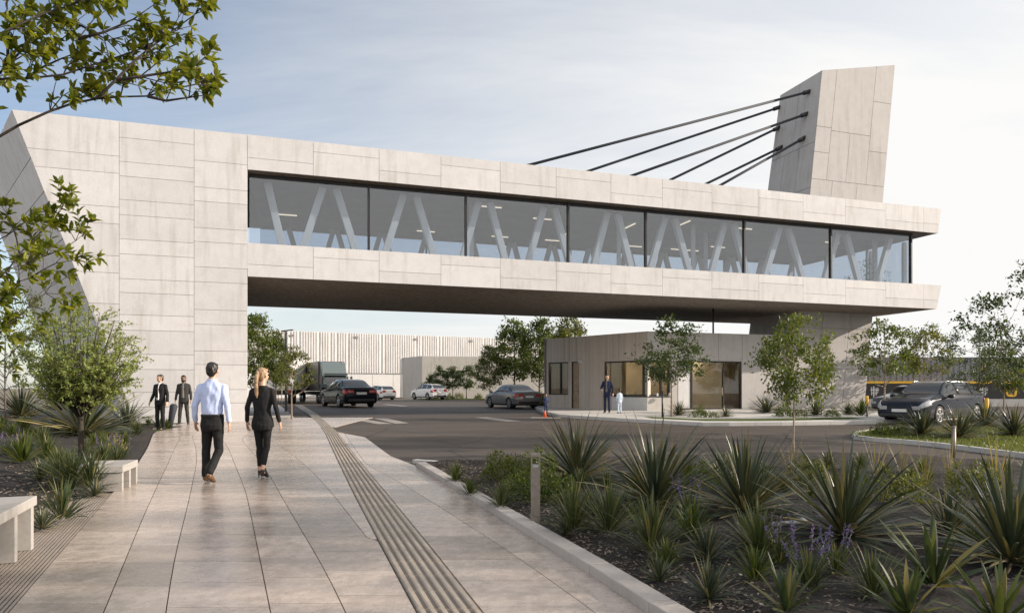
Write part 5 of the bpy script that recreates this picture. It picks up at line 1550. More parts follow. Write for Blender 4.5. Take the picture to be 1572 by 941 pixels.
# stations: x, half width, underside, belt z, belt half width, top z, roof-edge half width (x forward)
SEDAN = dict(st=[(-2.36, .76, .36, .80, .70, .88, .60), (-2.30, .85, .26, .90, .78, 1.00, .68), (-2.0, .90, .20, .97, .84, 1.07, .72), (-1.62, .91, .19, .97, .86, 1.10, .72), (-.95, .92, .18, .96, .87, 1.40, .60),
                  (-.2, .92, .18, .94, .87, 1.46, .59), (.42, .92, .18, .92, .87, 1.40, .59), (1.12, .91, .18, .90, .86, 1.03, .70), (1.35, .91, .18, .88, .86, .98, .72), (1.95, .90, .20, .81, .83, .87, .68), (2.25, .84, .24, .72, .76, .77, .60), (2.37, .72, .32, .62, .66, .66, .50)],
             side=[(-1.50, -.72), (-.66, .02), (.08, .98)], ws=(.46, 1.08), rw=(-1.56, -.98), wheels=(-1.40, 1.42), tail=(.80, .98), Lr=-2.36, Lf=2.37)
HATCH = dict(st=[(-2.10, .78, .36, .84, .74, .92, .66), (-2.06, .84, .26, .92, .80, 1.06, .68), (-1.85, .88, .20, .95, .84, 1.24, .64), (-1.45, .90, .18, .96, .86, 1.43, .61), (-.8, .91, .18, .95, .87, 1.50, .60),
                  (-.1, .91, .18, .94, .87, 1.52, .60), (.45, .91, .18, .92, .87, 1.46, .60), (1.15, .90, .18, .91, .86, 1.06, .70), (1.38, .90, .18, .89, .85, 1.00, .72), (1.85, .88, .20, .82, .82, .88, .66), (2.08, .82, .25, .72, .74, .76, .58), (2.17, .70, .32, .62, .64, .66, .48)],
             side=[(-1.72, -.95), (-.88, -.02), (.04, 1.0)], ws=(.50, 1.10), rw=(-2.03, -1.52), wheels=(-1.25, 1.30), tail=(.86, 1.10), Lr=-2.10, Lf=2.17)
WAGON = dict(st=[(-2.30, .78, .36, .84, .74, .92, .66), (-2.25, .86, .26, .92, .80, 1.06, .68), (-2.02, .90, .20, .96, .85, 1.30, .64), (-1.60, .91, .18, .97, .87, 1.45, .62), (-.8, .92, .18, .96, .88, 1.52, .61),
                  (-.1, .92, .18, .95, .88, 1.54, .60), (.42, .92, .18, .93, .88, 1.48, .60), (1.14, .91, .18, .92, .87, 1.06, .72), (1.40, .91, .18, .90, .86, 1.00, .74), (1.98, .90, .20, .84, .83, .90, .68), (2.26, .85, .24, .74, .76, .79, .60), (2.38, .73, .32, .62, .66, .66, .50)],
             side=[(-1.95, -1.2), (-1.12, -.12), (-.05, 1.0)], ws=(.48, 1.09), rw=(-2.22, -1.72), wheels=(-1.38, 1.42), tail=(.86, 1.08), Lr=-2.30, Lf=2.38)
def make_car(name, spec, paint, loc, yaw, sc, label, roofrack=False, rear_plate=True):
    root = empty(name, loc, yaw, sc); tag(root, label, 'car')
    st = spec['st']; xs = [s[0] for s in st]
    fn = [pchip(xs, [s[i] for s in st]) for i in range(1, 7)]
    def ctrl(x):
        w, zb, zl, wl_, zt, wt = [f(x) for f in fn]
        return [(0, zb), (w * .86, zb), (w * .965, zb + .06), (w, zb + (zl - zb) * .42), (w * .985, zb + (zl - zb) * .74), (wl_, zl), (wt, zt - .035), (wt * .72, zt - .006), (0, zt)]
    def sect(x, off=0.0):
        c = ctrl(x); out = []
        for i in range(len(c) - 1):
            p0 = c[i - 1] if i else (-c[1][0], c[1][1]); p1, p2 = c[i], c[i + 1]; p3 = c[i + 2] if i + 2 < len(c) else (-c[-2][0], c[-2][1])
            tn = .5 if i in (3, 7) else .28
            for k in range(4):
                t = k / 4
                q = []
                for a in (0, 1):
                    m1, m2 = (p2[a] - p0[a]) * tn, (p3[a] - p1[a]) * tn
                    q.append((2 * t ** 3 - 3 * t * t + 1) * p1[a] + (t ** 3 - 2 * t * t + t) * m1 + (-2 * t ** 3 + 3 * t * t) * p2[a] + (t ** 3 - t * t) * m2)
                out.append(tuple(q))
        out.append(c[-1]); return out                         # 33 points bottom centre to roof centre
    NX = 56; mb = MB(); ring = None; rings = []
    x0, x1 = xs[0], xs[-1]
    xq = [x0 + (x1 - x0) * (0.5 - 0.5 * math.cos(math.pi * i / NX)) * .6 + (x1 - x0) * .4 * i / NX for i in range(NX + 1)]
    for x in xq:
        s = sect(x); r = [(x, -a, b) for a, b in s] + [(x, a, b) for a, b in reversed(s[1:-1])]
        rings.append(r)
    n = len(rings[0]); vs = [p for r in rings for p in r]; fs = []
    for i in range(NX):
        for k in range(n): fs.append((i * n + k, i * n + (k + 1) % n, (i + 1) * n + (k + 1) % n, (i + 1) * n + k))
    fs.append(tuple(range(n - 1, -1, -1))); fs.append(tuple(range(NX * n, NX * n + n)))
    mb.add(vs, fs, 0, True)
    body = mb.build('body', [paint, M['black_plastic']], root, world=False, fix=True)
    # wheel arches cut with cylinders
    cb = MB()
    for wx in spec['wheels']:
        for sg in (-1, 1): cb.lathe([(.385, sg * .60), (.385, sg * 1.2)] if sg > 0 else [(.385, -1.2), (.385, -.60)], (wx, 0, .33), 'y', 28)
    cut = cb.build('cut', M['rubber'], None, fix=True); cut.location = loc; cut.rotation_euler = (0, 0, yaw); cut.scale = (sc,) * 3
    md = body.modifiers.new('b', 'BOOLEAN'); md.object = cut; md.operation = 'DIFFERENCE'; md.solver = 'EXACT'
    bpy.context.view_layer.update()
    me = bpy.data.meshes.new_from_object(body.evaluated_get(bpy.context.evaluated_depsgraph_get()))
    body.modifiers.clear(); body.data = me; bpy.data.objects.remove(cut)
    me.materials.clear(); me.materials.append(paint); me.materials.append(M['black_plastic'])
    for p in me.polygons:
        c = p.center; p.material_index = 0
        for wx in spec['wheels']:
            if all(abs(math.hypot(me.vertices[i].co.x - wx, me.vertices[i].co.z - .33) - .385) < .012 or abs(abs(me.vertices[i].co.y) - .60) < .004 for i in p.vertices) and math.hypot(c.x - wx, c.z - .33) < .40: p.material_index = 1
        if c.z < .30 and abs(c.x) < 2.3: p.material_index = 1
        p.use_smooth = True
    try: me.set_sharp_from_angle(angle=R(38))
    except Exception: pass
    def patch(nm, xa, xb, k0, k1, mat, off=.006, both=False, nx=14, sides=(1, -1), parent=root, shrink=True, sepsides=True):
        """a piece of the skin lifted off the body: x range and section index range"""
        def one(sgs, name_):
            m2 = MB()
            for sg in sgs:
                vs, fs = [], []
                for i in range(nx + 1):
                    x = xa + (xb - xa) * i / nx; s = sect(x)
                    for k in range(k0, k1 + 1):
                        a, b = s[k]; a2, b2 = s[min(k + 1, 32)]; a1, b1 = s[max(k - 1, 0)]
                        ty, tz = a2 - a1, b2 - b1; l = math.hypot(ty, tz) or 1
                        vs.append((x, sg * (a + tz / l * off), b - ty / l * off))
                w_ = k1 - k0 + 1
                for i in range(nx):
                    for k in range(w_ - 1): fs.append((i * w_ + k, i * w_ + k + 1, (i + 1) * w_ + k + 1, (i + 1) * w_ + k) if sg > 0 else (i * w_ + k, (i + 1) * w_ + k, (i + 1) * w_ + k + 1, i * w_ + k + 1))
                m2.add(vs, fs, 0, True)
            o = m2.build(name_, mat, parent, world=False)
            so_ = o.modifiers.new('s', 'SOLIDIFY'); so_.thickness = .004; so_.offset = 1
            return o
        if sepsides:
            return [one((sg,), nm) for sg in sides]
        return one(sides, nm)
    for a, b in spec['side']:
        patch('side_window', a, b, 21, 24, M['carglass'], .005)
    def across(nm, xa, xb, kk, mat, off=.008):
        m2 = MB(); vs, fs = [], []; nx = 12
        for i in range(nx + 1):
            x = xa + (xb - xa) * i / nx; s = sect(x)
            pts = [(x, -a, b + off) for a, b in s[kk:]] + [(x, a, b + off) for a, b in reversed(s[kk:-1])]
            vs += pts
        w_ = 2 * (33 - kk) - 1
        for i in range(nx):
            for k in range(w_ - 1): fs.append((i * w_ + k, (i + 1) * w_ + k, (i + 1) * w_ + k + 1, i * w_ + k + 1))
        m2.add(vs, fs, 0, True); return m2.build(nm, mat, root, world=False, fix=True)
    across('windscreen', spec['ws'][0], spec['ws'][1], 25, M['carglass'])
    across('rear_window', spec['rw'][0], spec['rw'][1], 25, M['carglass'])
    # wheels
    for wx in spec['wheels']:
        for sg in (-1, 1):
            t = MB(); y = sg * .80
            pr = [(.20, -.10), (.27, -.11), (.315, -.10), (.33, -.06), (.33, .06), (.315, .10), (.27, .11), (.20, .10)]
            t.lathe(pr, (wx, y, .33), 'y', 26); wo_ = t.build('wheel', M['rubber'], root, world=False, fix=True)
            r_ = MB(); yo = y + sg * .085
            r_.lathe([(.225, -.012), (.225, .012)], (wx, yo - sg * .03, .33), 'y', 24)
            for k in range(5):
                a = k * 2 * math.pi / 5 + .3
                r_.beam((wx + .03 * math.cos(a), yo + sg * .012, .33 + .03 * math.sin(a)), (wx + .215 * math.cos(a), yo + sg * .008, .33 + .215 * math.sin(a)), .055, .03, up=(0, 1, 0))
            r_.lathe([(.235, -.02), (.235, .02), (.215, .024), (.215, -.02)], (wx, yo, .33), 'y', 24)
            r_.build('rim', M['rim'], wo_, world=False, fix=True)
    zt0, zt1 = spec['tail']
    xr = spec['Lr']
    for sg in (-1, 1):
        hb = [(xr + .18, .66), (xr + .28, .80)]
        we = st[0][1]
        l_ = MB(); l_.box(xr - .022, xr + .05, min(sg * .40, sg * (we - .04)), max(sg * .40, sg * (we - .04)), zt0 - .06, zt1 - .10); tl = l_.build('tail_lamp', M['red_lamp'], root, world=False, bevel=.012)
        patch('lamp_side', xr + .005, xr + .32, 15, 19, M['red_lamp'], .012, nx=6, sides=(sg,), parent=tl)
        xf = spec['Lf']; zf = fn[2](xf - .02); wf = st[-1][1]
        l_ = MB(); l_.box(xf - .06, xf + .012, min(sg * .44, sg * (wf - .02)), max(sg * .44, sg * (wf - .02)), zf - .13, zf + .0); hl = l_.build('headlight', M['clear_lamp'], root, world=False, bevel=.012)
        patch('lamp_side', xf - .42, xf - .006, 16, 21, M['clear_lamp'], .010, nx=8, sides=(sg,), parent=hl)
        m_ = MB(); xm = spec['ws'][1] - .22
        m_.ell((xm, sg * 1.02, .99), (.09, .11, .075), 12, 8); m_.beam((xm + .02, sg * .84, .93), (xm + .02, sg * .98, .96), .05, .04)
        m_.build('wing_mirror', paint if name != 'x' else M['black'], root, world=False)
        for a, b in spec['side'][1:] if len(spec['side']) > 2 else spec['side']:
            h = MB(); zz_ = fn[2](a) - .10; yy_ = sect(a + .12)[19][0]
            h.box(a + .06, a + .22, sg * yy_ - .012 + sg * .012, sg * yy_ + .012 + sg * .012, zz_, zz_ + .028); h.build('door_handle', paint, root, world=False, bevel=.006)
    b = MB(); wr_ = .70
    b.hexa([(xr - .03, -wr_, .30), (xr + .2, -wr_, .30), (xr + .2, wr_, .30), (xr - .03, wr_, .30), (xr - .035, -wr_ * .98, .44), (xr + .2, -wr_ * .98, .44), (xr + .2, wr_ * .98, .44), (xr - .035, wr_ * .98, .44)])
    b.build('rear_bumper_trim', M['black_plastic'], root, world=False, bevel=.03, fix=True)
    b = MB(); b.box(xr - .045, xr + .02, -.26, .26, .66 if spec is SEDAN else .62, .78 if spec is SEDAN else .74); b.build('number_plate', M['plate'], root, world=False, bevel=.005)
    xf = spec['Lf']
    g = MB(); zf = fn[2](xf - .05)
    g.hexa([(xf - .015, -.42, zf - .17), (xf - .1, -.42, zf - .17), (xf - .1, .42, zf - .17), (xf - .015, .42, zf - .17), (xf - .045, -.46, zf - .005), (xf - .15, -.46, zf), (xf - .15, .46, zf), (xf - .045, .46, zf - .005)])
    gr_ = g.build('grille', M['black_plastic'], root, world=False, bevel=.015, fix=True)
    g = MB()
    for k in range(3): g.box(xf - .022 - .01 * k, xf - .004 - .01 * k, -.40, .40, zf - .145 + .05 * k, zf - .135 + .05 * k)
    g.build('grille_bar', M['chrome'], gr_, world=False)
    g = MB(); g.lathe([(.05, -.012), (.05, .012)], (xf - .015, 0, zf - .09), 'x', 14); g.build('badge', M['chrome'], gr_, world=False, fix=True)
    g = MB(); g.hexa([(xf + .02, -.72, .26), (xf - .2, -.74, .26), (xf - .2, .74, .26), (xf + .02, .72, .26), (xf + .015, -.70, .38), (xf - .2, -.74, .38), (xf - .2, .74, .38), (xf + .015, .70, .38)])
    g.build('front_bumper_trim', M['black_plastic'], root, world=False, bevel=.03, fix=True)
    g = MB(); g.box(xf - .01, xf + .028, -.26, .26, .43, .54); g.build('number_plate', M['plate'], root, world=False, bevel=.005)
    if roofrack:
        for sg in (-1, 1):
            g = MB(); g.tube([(.3, sg * .56, 1.47), (.2, sg * .57, 1.535), (-1.4, sg * .59, 1.51), (-1.55, sg * .6, 1.45)], .016, 6); g.build('roof_rail', M['chrome'], root, world=False)
    return root
def carpaint(name, col, metal=0.0):
    return m_plain(name, col, 0.14, metal, 0.0, spec=.16)
PB = carpaint('black_car_paint', (.012, .014, .018)); PW = carpaint('white_car_paint', (.72, .72, .71)); PS = carpaint('grey_silver_car_paint', (.22, .215, .21), .35); PD = carpaint('dark_blue_black_paint', (.016, .019, .028))
PV = carpaint('grey_blue_car_paint', (.10, .12, .15), .3)
def car_at(spec, u, vb, hpx, yaw, paint, label, name='parked_car', **kw):
    """car centred at column u with its wheels at row vb; yaw in degrees, 90 = driving away"""
    g = G(u, vb, -.012)
    s = hpx / FPX * g.y / max(q[5] for q in spec['st'])
    return make_car(name, spec, paint, g, R(yaw), s, label, **kw)
car_at(SEDAN, 533, 624.0, 42, 121, PB, 'black saloon car driving away with its red tail lamps towards the camera', 'car')
car_at(HATCH, 583, 613.6, 22.0, 128, PW, 'small white hatchback half hidden behind the black saloon', 'car')
car_at(HATCH, 658, 613.2, 24.0, 128, PW, 'white hatchback turned left beside the plain concrete block', 'car')
car_at(SEDAN, 786, 626.0, 36, 116, PS, 'grey silver saloon car beside the left corner of the gatehouse', 'car')
car_at(WAGON, 1432, 648, 63, 213, PD, 'dark blue estate car facing left behind the island plants', 'car', roofrack=True)
car_at(WAGON, 1400, 633, 42, 205, PV, 'second dark car just behind the bonnet of the dark blue estate car', 'car')

# lorry facing the camera with a dark box body
def lorry(loc, yaw, sc, label):
    root = empty('lorry', loc, yaw, sc); tag(root, label, 'lorry')
    T = lambda mb, n, m, p=root, bv=.03: mb.build(n, m, p, world=False, bevel=bv, fix=True)
    pc = m_plain('grey_green_cab_paint', (.10, .135, .14), .35, .2, .6)
    pt = m_plain('dark_box_panel', (.12, .118, .11), .5)
    b = MB(); b.box(-9.0, 1.2, -1.25, 1.25, 1.15, 3.95); T(b, 'box_body', pt)
    b = MB()
    for i in range(24): b.box(-8.85 + i * .42, -8.80 + i * .42, 1.252, 1.27, 1.25, 3.85); 
    T(b, 'box_rib', M['postgrey'], bv=0)
    b = MB(); b.box(-9.0, 1.2, 1.255, 1.285, 1.14, 1.24); T(b, 'marker_strip', M['yellow'], bv=0)
    b = MB(); b.box(-9.0, 3.9, -.45, .45, .75, 1.1); T(b, 'chassis', M['black_plastic'])
    cab = MB(); cab.prism([(1.45, -1.15, .75), (3.1, -1.15, .75), (3.1, -1.15, 1.85), (2.75, -1.12, 2.65), (2.3, -1.1, 2.8), (1.9, -1.1, 3.75), (1.45, -1.1, 3.85)], (0, 2.3, 0)); cb_ = T(cab, 'cab', pc, bv=.07)
    hd = MB(); hd.hexa([(3.08, -.98, .75), (4.35, -.85, .70), (4.35, .85, .70), (3.08, .98, .75), (3.08, -.98, 1.9), (4.28, -.78, 1.62), (4.28, .78, 1.62), (3.08, .98, 1.9)]); T(hd, 'bonnet', pc, bv=.09)
    w = MB(); w.hexa([(3.095, -1.0, 1.93), (3.06, -1.0, 1.93), (3.06, 1.0, 1.93), (3.095, 1.0, 1.93), (2.79, -.98, 2.6), (2.74, -.98, 2.6), (2.74, .98, 2.6), (2.79, .98, 2.6)]); w = T(w, 'windscreen', M['carglass'], bv=0); w.location = (.03, 0, .02)
    for sg in (-1, 1):
        s = MB(); s.box(2.15, 2.9, sg * 1.155 - .01, sg * 1.155 + .01, 1.85, 2.5); T(s, 'side_window', M['carglass'], bv=0)
        s = MB(); s.box(3.0, 3.1, sg * 1.42 - .10, sg * 1.42 + .10, 1.75, 2.5); s.beam((3.0, sg * 1.1, 2.4), (3.03, sg * 1.42, 2.4), .04, .04); T(s, 'wing_mirror', M['black_plastic'], bv=.02)
        s = MB(); s.box(4.18, 4.37, sg * .72 - .17, sg * .72 + .17, .98, 1.25); T(s, 'headlight', M['clear_lamp'], bv=.03)
        s = MB(); s.tube([(1.32, sg * 1.0, 1.0), (1.32, sg * 1.0, 3.95)], .075, 8); T(s, 'exhaust_stack', M['chrome'], bv=0)
        s = MB(); s.lathe([(.29, -.5), (.3, -.48), (.3, .48), (.29, .5)], (2.0, sg * 1.02, .72), 'x', 14); T(s, 'fuel_tank', M['chrome'], bv=0)
        for wx in (-8.0, -6.8, .3, 1.35, 3.55):
            t = MB(); t.lathe([(.25, -.14), (.46, -.14), (.5, -.10), (.5, .10), (.46, .14), (.25, .14)], (wx, sg * 1.0, .5), 'y', 22); wo_ = T(t, 'wheel', M['rubber'], bv=0)
            t = MB(); t.lathe([(.27, -.02), (.2, .03), (.08, .06)] if sg > 0 else [(.08, -.06), (.2, -.03), (.27, .02)], (wx, sg * 1.12, .5), 'y', 18); t.build('rim', M['rim'], wo_, world=False, fix=True)
        s = MB(); s.hexa([(2.95, sg * .95, .78), (4.1, sg * .86, .72), (4.1, sg * 1.14, .72), (2.95, sg * 1.2, .78), (3.1, sg * .95, 1.2), (4.0, sg * .84, 1.1), (4.0, sg * 1.12, 1.1), (3.1, sg * 1.18, 1.2)]); T(s, 'mudguard', pc, bv=.05)
    g = MB(); g.box(4.30, 4.375, -.5, .5, .82, 1.5); gr_ = T(g, 'grille', M['black_plastic'], bv=.02)
    g = MB(); g.box(4.376, 4.39, -.5, .5, .84, .87); g.box(4.376, 4.39, -.5, .5, 1.45, 1.48); [g.box(4.376, 4.388, -.5, .5, .93 + .1 * k, .955 + .1 * k) for k in range(5)]; T(g, 'grille_bar', M['chrome'], gr_, bv=0)
    g = MB(); g.box(4.05, 4.5, -1.15, 1.15, .38, .68); T(g, 'bumper', M['chrome'], bv=.05)
    g = MB(); g.box(2.95, 3.12, -1.05, 1.05, 2.66, 2.78); T(g, 'sun_visor', M['black_plastic'], bv=.02)
    g = MB(); g.box(4.49, 4.52, -.26, .26, .48, .6); T(g, 'number_plate', M['plate'], bv=0)
    return root
g = G(497, 613.5, -.012); g.y = 58; g.x = (492 - U0) / FPX * 58
lorry((g.x, 60.5, gz(60) - .012), R(-62), .93, 'lorry with a dark box body facing the camera behind the black saloon')
# pale trailer parked beside it
tr = empty('trailer', (-20.0, 58.5, .14), R(-84)); tag(tr, 'pale grey box trailer standing between the lorry and the pillar', 'trailer')
b = MB(); b.box(-8, 1.5, -1.25, 1.25, 1.15, 4.05); b.build('box_body', M['pale_panel'], tr, world=False, bevel=.04)
b = MB()
for sg in (-1, 1): b.box(1.505, 1.53, sg * .62 - .56, sg * .62 + .56, 1.25, 3.95)
b.box(1.5, 1.56, -.03, .03, 1.2, 4.0); b.build('door', M['metal_clad'], tr, world=False)
b = MB(); b.box(-8, 1.4, -.5, .5, .75, 1.145); b.build('chassis', M['black_plastic'], tr, world=False)
for sg in (-1, 1):
    for wx in (.6, -.6):
        t = MB(); t.lathe([(.2, -.14), (.46, -.14), (.5, -.1), (.5, .1), (.46, .14), (.2, .14)], (wx, sg * 1.0, .5), 'y', 20); t.build('wheel', M['rubber'], tr, world=False, fix=True)
    t = MB(); t.box(1.5, 1.54, sg * .95 - .1, sg * .95 + .1, .95, 1.1); t.build('tail_lamp', M['red_lamp'], tr, world=False)
# ---------------------------------------------------------------- people
def remesh(mb, voxel, mat, name, parent, it=4, wrinkle=0.0, wscale=(9, 9, 5), seed=0):
    me = mb.mesh(name, mat); o = bpy.data.objects.new('tmp', me); COL.objects.link(o)
    m_ = o.modifiers.new('r', 'REMESH'); m_.mode = 'VOXEL'; m_.voxel_size = voxel; m_.use_smooth_shade = True
    s = o.modifiers.new('s', 'SMOOTH'); s.factor = .5; s.iterations = it
    bpy.context.view_layer.update()
    me2 = bpy.data.meshes.new_from_object(o.evaluated_get(bpy.context.evaluated_depsgraph_get()))
    bpy.data.objects.remove(o)
    me2.name = name; me2.materials.clear(); me2.materials.append(mat)
    if wrinkle:
        ns = [v.normal.copy() for v in me2.vertices]
        for v, n in zip(me2.vertices, ns):
            c = v.co; k = noise.noise((c.x * wscale[0] + seed, c.y * wscale[1], c.z * wscale[2] + c.x * 6)) + .5 * noise.noise((c.x * 22, c.y * 22 + seed, c.z * 12 - c.x * 9))
            v.co += n * k * wrinkle
    for p in me2.polygons: p.use_smooth = True
    ob = bpy.data.objects.new(name, me2); COL.objects.link(ob); ob.parent = parent
    return ob
def cap(mb, a, b, ra, rb, n=12, flat=1.0):
    a, b = Vector(a), Vector(b); d = (b - a).normalized()
    mb.tube([a - d * ra * .6, a - d * ra * .3, a, a.lerp(b, .5), b, b + d * rb * .3, b + d * rb * .6], [ra * .5, ra * .9, ra, (ra + rb) / 2, rb, rb * .9, rb * .5], n)
def loft(mb, rings, n=20):     # rings: (centre, rx, ry)
    vs, fs = [], []
    for c, rx, ry in rings:
        for k in range(n):
            a = 2 * math.pi * k / n
            ca, sa = math.cos(a), math.sin(a)
            vs.append((c[0] + rx * math.copysign(abs(ca) ** .85, ca), c[1] + ry * math.copysign(abs(sa) ** .85, sa), c[2]))
    for i in range(len(rings) - 1):
        for k in range(n):
            a, b = i * n + k, i * n + (k + 1) % n
            fs.append((a, b, b + n, a + n))
    fs.append(tuple(range(n - 1, -1, -1))); fs.append(tuple(range((len(rings) - 1) * n, len(rings) * n)))
    mb.add(vs, fs, 0, True)
SKIN = {k: m_plain(k + '_skin', c, .5, var=.08, nscale=12) for k, c in (('light', (.50, .30, .21)), ('tan', (.36, .20, .13)), ('brown', (.20, .11, .07)))}
HAIRM = {k: m_plain(k + '_hair', c, .45, var=.4, nscale=40) for k, c in (('black', (.014, .011, .009)), ('blond', (.26, .17, .095)), ('brown', (.05, .03, .018)))}
def cloth(name, c, var=.15): return m_plain(name, c, .85, var=var, nscale=14, spec=.25)
SUIT = cloth('black_suit_cloth', (.012, .012, .013)); SHIRT = cloth('pale_blue_shirt_cloth', (.46, .54, .78), .06); CHAR = cloth('charcoal_suit_cloth', (.035, .034, .033)); NAVY = cloth('navy_suit_cloth', (.018, .024, .055)); WHITE = cloth('white_shirt_cloth', (.66, .66, .67), .05)
LEATH = m_plain('brown_leather', (.13, .065, .03), .4); BLEATH = m_plain('black_leather', (.012, .011, .01), .35); EYE = m_plain('dark_eye', (.02, .015, .012), .2); LIP = m_plain('lip_skin', (.32, .13, .10), .5); PALEB = cloth('pale_blue_cotton', (.50, .58, .68), .08); GREY = cloth('grey_waistcoat_cloth', (.14, .13, .115)); DENIM = cloth('dark_blue_cotton', (.03, .045, .10))
def arr(*a): return Vector(a)
def person(label, loc, yaw, H, J, top, trousers, shoes, skin='light', hair='black', female=False, jacket=False, ponytail=False, beard=False, heels=False, vox=.011, head_turn=0.0, group=None, openfront=None, tie=None, belt=False, child=False, short=False):
    k = H / 1.80
    root = empty('person', loc, yaw, k); tag(root, label, 'person', group)
    sh, el, wr = J['sh'], J['el'], J['wr']; hp, kn, an, toe = J['hp'], J['kn'], J['an'], J['toe']
    hd = arr(*J.get('head', (0, .015, 1.685)))
    hs = 1.12 if child else 1.0
    fw = .92 if female else 1.0
    B = MB()
    # head with brow, nose, jaw, ears
    rot = Matrix.Rotation(head_turn, 3, 'Z')
    def hv(x, y, z): return hd + rot @ Vector((x, y, z)) * hs
    B.ell(hv(0, -.012, .018), (.077 * hs, .094 * hs, .100 * hs), 18, 14, rot=rot)
    B.ell(hv(0, .022, -.045), (.060 * hs, .068 * hs, .073 * hs), 16, 12, rot=rot)
    B.ell(hv(0, .058, -.088), (.030, .026, .024), 10, 8, rot=rot)
    cap(B, hv(0, .084, .010), hv(0, .104, -.024), .010, .014, 8)
    for sg in (-1, 1):
        B.ell(hv(sg * .080, -.005, -.008), (.012, .022, .032), 10, 8, rot=rot)
        B.ell(hv(sg * .034, .074, .030), (.026, .014, .011), 8, 6, rot=rot)
        B.ell(hv(sg * .040, .058, -.030), (.022, .022, .022), 8, 6, rot=rot)
    nb = arr(0, -.012, 1.485)
    cap(B, nb, hd + Vector((0, -.008, -.07)), .058 * fw, .052 * fw)
    cap(B, (0, -.01, 1.38), (0, 0, 1.05), .10, .09); cap(B, (-.12, 0, 1.42), (.12, 0, 1.42), .05, .05); cap(B, (-.06, 0, .95), (.06, 0, .95), .085, .085)
    for i in (0, 1):
        s_ = -1 if i == 0 else 1
        cap(B, sh[i], el[i], .042 * fw, .035 * fw); cap(B, el[i], wr[i], .034 * fw, .024 * fw)
        cap(B, hp[i], kn[i], .062 * fw, .046 * fw); cap(B, kn[i], an[i], .044 * fw, .033 * fw)
        a_, t_ = arr(*an[i]), arr(*toe[i]); cap(B, a_ + Vector((0, 0, -.03)), t_ + Vector((0, 0, .01)), .028, .022)
        # hand: palm, four unequal fingers, thumb
        w = arr(*wr[i]); d = (w - arr(*el[i])).normalized(); d = (d + Vector((0, .22, -.35))).normalized()
        fwd = Vector((0, 1, 0)); fwd = (fwd - d * fwd.dot(d)).normalized(); out = d.cross(fwd).normalized()
        inw = out if out.x * s_ < 0 else -out
        pc = w + d * .055
        Rm = Matrix((fwd, inw, d)).transposed()
        B.ell(pc, (.040 * fw, .017, .052), 12, 10, rot=Rm); cap(B, w, pc, .023, .024, 8)
        for f, (o_, ln) in enumerate(((.030, .066), (.011, .076), (-.009, .070), (-.028, .054))):
            p0 = pc + fwd * o_ + d * .038; p1 = p0 + (d + inw * .22).normalized() * ln * .5; p2 = p1 + (d + inw * .75).normalized() * ln * .55
            cap(B, p0, p1, .0098, .009, 7); cap(B, p1, p2, .009, .0078, 7)
        t0 = pc + fwd * .028 - d * .02; t1 = t0 + (fwd * .8 + d * .6 + inw * .25).normalized() * .036; t2 = t1 + (fwd * .25 + d + inw * .3).normalized() * .032
        cap(B, t0, t1, .013, .0105, 7); cap(B, t1, t2, .0105, .009, 7)
    body = remesh(B, vox * .62, SKIN[skin], 'body', root, 2)
    # eyes, mouth
    for sg in (-1, 1):
        e = MB(); e.ell(hv(sg * .034, .079, .012), (.013, .008, .008), 8, 6, rot=rot); e.build('eye', EYE, body, world=False)
    e = MB(); e.ell(hv(0, .086, -.058), (.024, .008, .008), 8, 6, rot=rot); e.build('mouth', LIP, body, world=False)
    # hair
    h = MB()
    h.ell(hv(0, -.026, .034), (.086 * hs, .094 * hs, .100 * hs), 18, 14, rot=rot)
    h.ell(hv(0, -.055, -.015), (.074 * hs, .060 * hs, .085 * hs), 14, 10, rot=rot)
    h.ell(hv(0, .045, .088), (.060 * hs, .040 * hs, .028 * hs), 12, 8, rot=rot)
    if ponytail:
        b0 = hv(0, -.112, .045); h.ell(b0, (.03, .03, .03), 10, 8)
        pts = [b0, b0 + Vector((.004, -.045, -.05)), b0 + Vector((.0, -.055, -.15)), b0 + Vector((-.006, -.045, -.26)), b0 + Vector((-.002, -.035, -.36)), b0 + Vector((.0, -.03, -.42))]
        h.tube(pts, [.022, .030, .036, .034, .026, .006], 12)
    if beard:
        h.ell(hv(0, .048, -.080), (.058, .050, .050), 14, 10, rot=rot)
        for sg in (-1, 1): h.ell(hv(sg * .062, .01, -.035), (.018, .03, .05), 8, 8, rot=rot)
        h.ell(hv(0, -.06, -.06), (.085, .06, .12), 14, 10, rot=rot)
    remesh(h, .009 if vox < .01 else .012, HAIRM[hair], 'hair', root, 2, .009, (45, 45, 12))
    # top garment
    T = MB()
    if female:
        rr = [((0, .0, .84 if jacket else .96), .178, .128), ((0, 0, .93), .172, .122), ((0, 0, 1.03), .142, .104), ((0, .0, 1.12), .132, .100), ((0, .008, 1.24), .152, .118), ((0, .004, 1.34), .168, .118), ((0, -.004, 1.42), .168, .096), ((0, -.008, 1.475), .118, .078), ((0, -.01, 1.515), .064, .062)]
    elif jacket:
        rr = [((0, 0, .82), .176, .128), ((0, 0, .93), .174, .126), ((0, 0, 1.08), .160, .118), ((0, .004, 1.22), .172, .126), ((0, .004, 1.34), .184, .128), ((0, -.004, 1.43), .174, .106), ((0, -.008, 1.49), .130, .088), ((0, -.01, 1.53), .070, .070)]
    else:
        rr = [((0, 0, 1.0), .138, .104), ((0, 0, 1.03), .152, .112), ((0, 0, 1.07), .158, .114), ((0, .004, 1.20), .164, .120), ((0, .004, 1.33), .178, .122), ((0, -.006, 1.43), .170, .100), ((0, -.01, 1.485), .120, .082), ((0, -.012, 1.545), .066, .066)]
    loft(T, rr, 24)
    q = .85 if female else (1.08 if jacket else 1.0)
